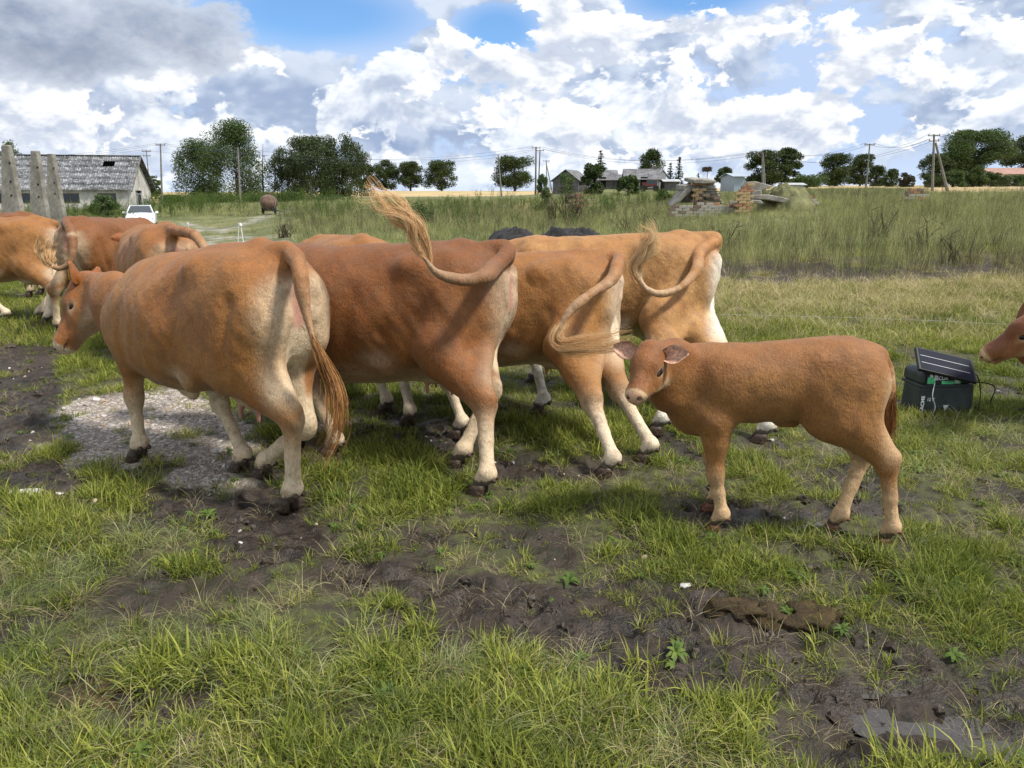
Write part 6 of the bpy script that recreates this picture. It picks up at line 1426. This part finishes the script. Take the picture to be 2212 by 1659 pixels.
# fifth
cattle('cow', 'brown cow behind the red one, only its back and hind legs showing', (-1.45, 6.5), 118, H_fawn, s=.95, h=.02,
       feet=dict(LH=G0(832, 890), RH=G0(882, 915)))
# calf
def CW(x, y, z, o=(1.305, 3.60), a=R(170), s=.92, sl=.88): return (o[0]+x*s*sl*math.cos(a)-y*s*math.sin(a), o[1]+x*s*sl*math.sin(a)+y*s*math.cos(a), z*s)
cattle('calf', 'brown calf standing side-on at the right, face turned to the camera', (1.305, 3.60), 170, H_calf, T=CALF, bel=.05, s=.92, sl=.88, sw=1.0, udder=False, pink=False, cat='calf',
       feet=dict(LF=G0(1540, 1143), RF=G0(1532, 1097), LH=G0(1905, 1172), RH=G0(1795, 1143)), h=.0078, hoofm=M_hoofl,
       head=dict(poll=P(1402, 752, 3.45), dir=(-.42, -.72, -.58), up=(-.15, -.2, 1), s=.98, fl=.83, es=1.8, earl=1.0, eard=(-.15, 1.0, .08), earn=(.45, 0, .7)),
       tail=dict(pts=[CW(-.632, .01, .90), CW(-.650, .03, .78), CW(-.648, .04, .66)], r=[.026, .023, .018]),
       tuft=dict(pts=[CW(-.645, .03, .80), CW(-.655, .045, .64), CW(-.640, .045, .50)], spread=lambda t: .024*(1.2-.5*t), hair=1, n=420, clumps=20, wave=.004), pale=.85, mzp=.9, dirt=.9, hair=M_hairm)
# ------------------------------------------------------------------ cattle on the left and the young head on the right
cattle('cow', 'fawn cow at the left edge, seen from its side', (-6.95, 10.2), 183, H_fawn, s=.97, h=.019, feet=dict(LH=G0(98, 700), RH=G0(80, 690), LF=G0(8, 694)))
cattle('cow', 'red-brown cow with its rump to the camera and tail curled aside', (-5.18, 9.95), 82, H_red, s=.98, h=.017, head=dict(poll=(-5.0, 11.3, 1.0), dir=(.1, .5, -.9)), feet=dict(LH=G0(134, 716), RH=G0(172, 700)), sw=.95,
       tail=dict(pts=[P(152, 495, 8.85), P(158, 535, 8.75), P(150, 568, 8.7), P(125, 580, 8.7), P(103, 565, 8.7)], r=[.06, .05, .04, .034, .03]),
       tuft=dict(pts=[P(115, 578, 8.7), P(100, 560, 8.68), P(92, 535, 8.68), P(98, 512, 8.68)], spread=lambda t: .05+.07*t, n=240, clumps=10, wave=.02, rad=.003), hair=M_hair)
cattle('cow', 'dark-tailed cow just behind the red-brown one, near the car', (-6.7, 12.4), 140, H_red, s=.90, h=.022,
       tail=dict(pts=[P(262, 476, 11.5), P(285, 488, 11.3), P(294, 505, 11.2), P(292, 540, 11.2)], r=[.06, .05, .04, .03]))
cattle('cow', 'orange cow between the left group and the first cow, tail arched', (-3.62, 7.8), 124, H_tan, s=.98, h=.018, pale=.8,
       tail=dict(pts=[P(412, 505, 6.75), P(432, 520, 6.6), P(445, 550, 6.5), P(452, 600, 6.5)], r=[.055, .05, .04, .03]))
cattle('cow', 'brown cow cut off by the left edge, far back', (-8.6, 12.6), 178, H_red, s=.97, h=.024)
cattle('calf', 'young brown animal reaching its head in from the right edge', (4.42, 5.35), 186, H_dark, T=ADULT, s=.80, h=.0105, udder=False, pink=False, cat='young cow', dirt=.5, mzp=.95,
       head=dict(poll=P(2238, 680, 4.9), dir=(-.66, .40, -.60), up=(-.5, .30, .8), s=1.0, fl=1.0, es=1.2, eard=(-.5, .9, .1)), hoofm=M_hoof)
C_short = source('grass_tuft', [(*blades(26, .090, .0060, 1.1, .055, 100+i, lay=.15), [M_grass], None) for i in range(8)])
C_long = source('long_grass_tuft', [(*blades(34, .27, .0048, 1.7, .11, 200+i, seg=6, droop=1.5, lay=.72), [M_thatch if i == 5 else M_long], None) for i in range(8)])
C_straw = source('straw', [(*blades(16, .30, .0035, 1.9, .10, 300+i, seg=4, droop=1.1, lay=.8), [M_straw], None) for i in range(4)])
C_weed = source('broad_leaf_weed', [(*rosette(7+i, .07+.012*i, .030, 400+i, .35+.15*i), [M_weed], None) for i in range(4)])
C_tall = source('tall_grass', [(*blades(26, .80, .007, .55, .16, 500+i, seg=5, heads=.6), [M_tall], None) for i in range(5)])
C_mid = source('meadow_grass', [(*blades(40, .30, .010, .9, .20, 600+i, seg=4), [(M_tall, M_long, M_olive)[i % 3]], None) for i in range(6)])
C_stalk = source('weed_stalk', [(*(lambda r: (r[0], r[1], [M_stalk, M_grey], r[2]))(stalks(5, 1.25, 700+i, .5)),) for i in range(5)])
C_reed = source('reed_grass', [(*blades(9, .95, .011, .30, .14, 850+i, seg=4, heads=.3), [M_reed], None) for i in range(5)])
C_green = source('green_weed', [(*(lambda r: (r[0], r[1], [M_weed, M_weed], r[2]))(stalks(6, .8, 800+i, 1.4, 6)),) for i in range(4)])
rg = np.random.default_rng(5)
def footf(x, y):                       # the grass is trodden flat where hooves stand
    f = np.ones_like(x)
    PXq, PYq = proj(x, y)
    for (a_, b_, ra_, rb_) in PUD: f = np.minimum(f, sstep(np.hypot((PXq-a_)/ra_, (PYq-b_)/rb_), .75, 1.35)+.03)
    for fx, fy in FEET: f = np.minimum(f, sstep(np.hypot(x-fx, (y-fy)*.8-.0+.06), .07, .20)+.10)
    return f
def ruinf(x, y):                       # the growth is lower right in front of the ruin
    u = x/y; return 1-.42*sstep(y, 24, 32)*(1-sstep(y, 46, 52))*sstep(u, .17, .21)*(1-sstep(u, .42, .46))
def keep(x, y, prob, sd=3):
    k = np.random.default_rng(sd).uniform(size=len(x)) < prob; return k
# short grass near the camera
x, y = sample(46000, 1.25, 9.5, seed=1, power=.55); m_ = masks(x, y); bare = np.maximum(np.maximum(m_['mud'], m_['grav']*1.0), 0)
n3 = fbm(x*4.3, y*4.3, 3, 303); PX_, PY_ = proj(x, y); isl = sstep(fbm(x*3.2, y*3.2, 3, 404), .575, .65)*m_['mud']*(1-.85*sstep(PX_, 1600, 1900)*sstep(PY_, 1380, 1480))*(1-.8*(1-sstep(PX_, 180, 300))*(1-sstep(PY_, 950, 1050)))*(.55+.45*sstep(PX_, 1500, 700)); den = np.maximum(np.clip(1-bare*1.02, 0, 1)*(.12+.88*sstep(m_['n1']*.25+m_['n2']*.30+n3*.45, .42, .55)), isl*.8); k = keep(x, y, (den+.035)*footf(x, y), 4); x, y, den = x[k], y[k], den[k]; nn = fbm(x*1.7, y*1.7, 3, 88)
scatter('grass', C_short, 8, np.stack([x, y, surf(x, y)-.004], 1), (.50+.95*nn)*(.55+.45*np.clip(den, 0, 1))*rg.uniform(.6, 1.4, len(x))*1.1, rg.uniform(0, 6.28, len(x)), seed=2, label='short green pasture grass')
# long lying grass: lower left, lower right and the right side
x, y = sample(17000, 1.2, 9.0, seed=11, power=.7); m_ = masks(x, y); PX, PY = proj(x, y)
w = blob(PX, PY, [(200, 1300, 520, 190, 1.1), (560, 1500, 700, 170, 1.1), (200, 1600, 600, 150, 1.1), (1000, 1620, 700, 90, 1.0), (1500, 1640, 400, 70, .8), (2120, 950, 240, 160, 1.0), (2150, 1180, 160, 60, .6), (1300, 870, 420, 50, .6), (700, 1380, 240, 60, .7), (40, 1180, 140, 60, .8), (1850, 1250, 260, 50, .45), (2100, 1300, 160, 60, .5), (2050, 1000, 200, 60, 1.), (1950, 830, 260, 60, .7)])
w = np.clip(w+(m_['n1']-.5)*1.2+(fbm(x*3.1, y*3.1, 3, 505)-.5)*1.1, 0, 1)*(1-.93*m_['mud'])*(1-.97*m_['grav']); k = keep(x, y, np.clip(w*1.1-.22, 0, .78)*footf(x, y), 6); x, y, w = x[k], y[k], w[k]
scatter('long_grass', C_long, 8, np.stack([x, y, surf(x, y)-.006], 1), (.22+.34*w)*rg.uniform(.45, 1.45, len(x)), rg.uniform(0, 6.28, len(x)), .22, seed=3, label='long flopping pale green grass in the foreground')
# broad leaves
x, y = sample(1900, 1.3, 9, seed=21, power=.6); m_ = masks(x, y); k = keep(x, y, (1-.8*m_['mud'])*(1-.9*m_['grav'])*sstep(m_['n1'], .38, .55), 8); x, y = x[k], y[k]
scatter('low_weeds', C_weed, 4, np.stack([x, y, surf(x, y)+.012], 1), rg.uniform(.25, .6, len(x)), rg.uniform(0, 6.28, len(x)), .2, seed=4, label='broad-leaved weeds among the grass')
# straw litter
x, y = sample(3600, 1.25, 9, seed=31, power=.6); m_ = masks(x, y); k = keep(x, y, .6*(1-.5*m_['mud'])*(1-m_['grav']), 9); x, y = x[k], y[k]
scatter('straw_litter', C_straw, 4, np.stack([x, y, surf(x, y)+.01], 1), rg.uniform(.25, .6, len(x)), rg.uniform(0, 6.28, len(x)), .1, seed=5, label='dry straw stems lying in the grass')
# pasture from 8 to 20 m
x, y = sample(26000, 8.2, 22, seed=41, power=.8); m_ = masks(x, y); U = x/y; k = keep(x, y, (1-.96*m_['dirt'])*(1-m_['path'])*(.55+.45*sstep(m_['n1'], .4, .55)), 10); x, y = x[k], y[k]
scatter('mown_pasture', C_short, 6, np.stack([x, y, height(x, y)-.01], 1), rg.uniform(.9, 2.0, len(x)), rg.uniform(0, 6.28, len(x)), .2, seed=6, label='grass of the open pasture behind the herd')
x, y = sample(11000, 8.2, 20, .05, .86, seed=51, power=.6); m_ = masks(x, y); k = keep(x, y, np.clip(m_['dry']*(1-m_['dirt'])+.30-.24*m_['dirt'], 0, 1)*.9, 11); x, y = x[k], y[k]
scatter('dry_grass', C_straw, 4, np.stack([x, y, height(x, y)+.01], 1), rg.uniform(.6, 1.5, len(x)), rg.uniform(0, 6.28, len(x)), .15, seed=7, label='dry cut grass lying in front of the tall weeds')
# meadow strips 18-110 m
x, y = sample(24000, 17, 95, seed=61, power=1.0); m_ = masks(x, y); U = x/y; PX, PY = proj(x, y, height(x, y))
short = (PX < 640)*(PY > 468)*(PX > 330); rt = sstep(U, .12, .2)*(y < 42); k = keep(x, y, (1-m_['path'])*(1-m_['wheat'])*np.where(short, .75, 1.0)*(1-.6*rt)*(1-.95*m_['dirt']), 12); x, y, sh = x[k], y[k], short[k]
scatter('meadow', C_mid, 6, np.stack([x, y, height(x, y)-.02], 1), np.where(sh, .38, .95)*rg.uniform(.6, 1.3, len(x))*(1+y/140)*ruinf(x, y), rg.uniform(0, 6.28, len(x)), .15, seed=8, label='rough meadow grass beyond the pasture')
# tall grass and weeds on the right and in the middle distance
x, y = sample(17000, 15.5, 60, -.30, .80, seed=71, power=1.1); PX, PY = proj(x, y, height(x, y)); n_ = fbm(x*.35, y*.35, 3, 99)
w = sstep(PX, 1380, 1560)*1.0+(PX < 1400)*sstep(y, 26, 36)*sstep(PX, 640, 800)*.75; k = keep(x, y, w*(.12+.6*sstep(n_, .42, .62))*sstep(y+(n_-.5)*9, 17, 20.5), 13); x, y, n_ = x[k], y[k], n_[k]
scatter('tall_grass', C_tall, 5, np.stack([x, y, height(x, y)-.02], 1), (.40+.42*n_)*rg.uniform(.6, 1.3, len(x))*(.75+y/120)*ruinf(x, y), rg.uniform(0, 6.28, len(x)), .10, seed=9, label='tall seeding grass standing behind the pasture')
x, y = sample(6000, 13.6, 70, -.32, .80, seed=81, power=1.1); PX, PY = proj(x, y, height(x, y)); w = sstep(PX, 1350, 1500)*.9+(PX < 1450)*sstep(y, 26, 32)*1.0*sstep(PX, 560, 640); k = keep(x, y, w, 14); x, y = x[k], y[k]
scatter('dry_weeds', C_stalk, 5, np.stack([x, y, height(x, y)-.02], 1), rg.uniform(.30, .95, len(x))*(.62+y/140)*ruinf(x, y), rg.uniform(0, 6.28, len(x)), .13, seed=10, label='dark dry weed stalks standing in the tall grass')
x, y = sample(8500, 14.5, 50, .10, .80, seed=76, power=1.2); n_ = fbm(x*.5, y*.5, 3, 199); k = keep(x, y, .62*(.10+.90*sstep(n_, .46, .60))*sstep(x/y, .12, .22)*(.35*sstep(y+(n_-.5)*7, 13.6, 15)+.65*sstep(y+(n_-.5)*10, 16, 19.5)), 19); x, y = x[k], y[k]
scatter('upright_weeds', C_reed, 5, np.stack([x, y, height(x, y)-.02], 1), rg.uniform(.45, 1.25, len(x))*(.72+y/110)*ruinf(x, y), rg.uniform(0, 6.28, len(x)), .14, seed=19, label='upright olive green weed stems in the tall grass')
x, y = sample(5200, 26, 120, -.80, .55, seed=91, power=1.0); PX, PY = proj(x, y, height(x, y)); m_ = masks(x, y)
w = blob(PX, PY, [(220, 478, 120, 16, 1.2), (400, 455, 110, 16, 1.2), (130, 480, 110, 20, 1), (560, 436, 140, 7, 1), (470, 434, 130, 8, 1), (700, 470, 100, 20, .5), (1100, 470, 200, 30, .4), (1250, 460, 120, 30, .5), (1420, 440, 80, 10, .7)]); k = keep(x, y, w*(1-m_['path']), 15); x, y = x[k], y[k]
scatter('green_weeds', C_green, 4, np.stack([x, y, height(x, y)-.02], 1), rg.uniform(.8, 1.5, len(x))*(.9+y/160), rg.uniform(0, 6.28, len(x)), .12, seed=12, label='green nettles and weeds by the barn and under the trees')
# stones on the bare track, clods in the mud
C_stone = source('pebble', [(*lump(900+i, .012, .2, 1), [M_stone[i % 3]], None) for i in range(6)])
M_clod, tq, bq = new_mat('mud_clod'); _c = tq.ramp(tq.noise(tq.add('ShaderNodeTexCoord').outputs['Object'], 40, 4, .6), [(.3, (.020, .015, .012)), (.7, (.065, .05, .038))]); tq.l.new(_c, bq.inputs['Base Color']); bq.inputs['Roughness'].default_value = .55
C_clod = source('clod', [(*lump(950+i, .022, .45, 2), [M_clod], None) for i in range(5)])
x, y = sample(16000, 3.0, 9, -.75, .75, seed=101, power=.3); m_ = masks(x, y); k = keep(x, y, m_['grav']*.9+m_['mud']*.035, 16); x, y = x[k], y[k]
scatter('gravel', C_stone, 6, np.stack([x, y, surf(x, y)+.002], 1), np.exp(rg.normal(-.35, .55, len(x))).clip(.25, 2.8), rg.uniform(0, 6.28, len(x)), .6, seed=13, label='pale gravel and pebbles on the bare track')
x, y = sample(14000, 1.4, 9, -.8, .8, seed=111, power=.6); m_ = masks(x, y); k = keep(x, y, m_['mud']*.38*(.3+sstep(m_['n2'], .4, .65)), 17); x, y = x[k], y[k]
scatter('mud_clods', C_clod, 5, np.stack([x, y, surf(x, y)-.004], 1), np.exp(rg.normal(-.5, .5, len(x))).clip(.2, 2.2), rg.uniform(0, 6.28, len(x)), .6, seed=14, label='trodden clods of dark wet mud')
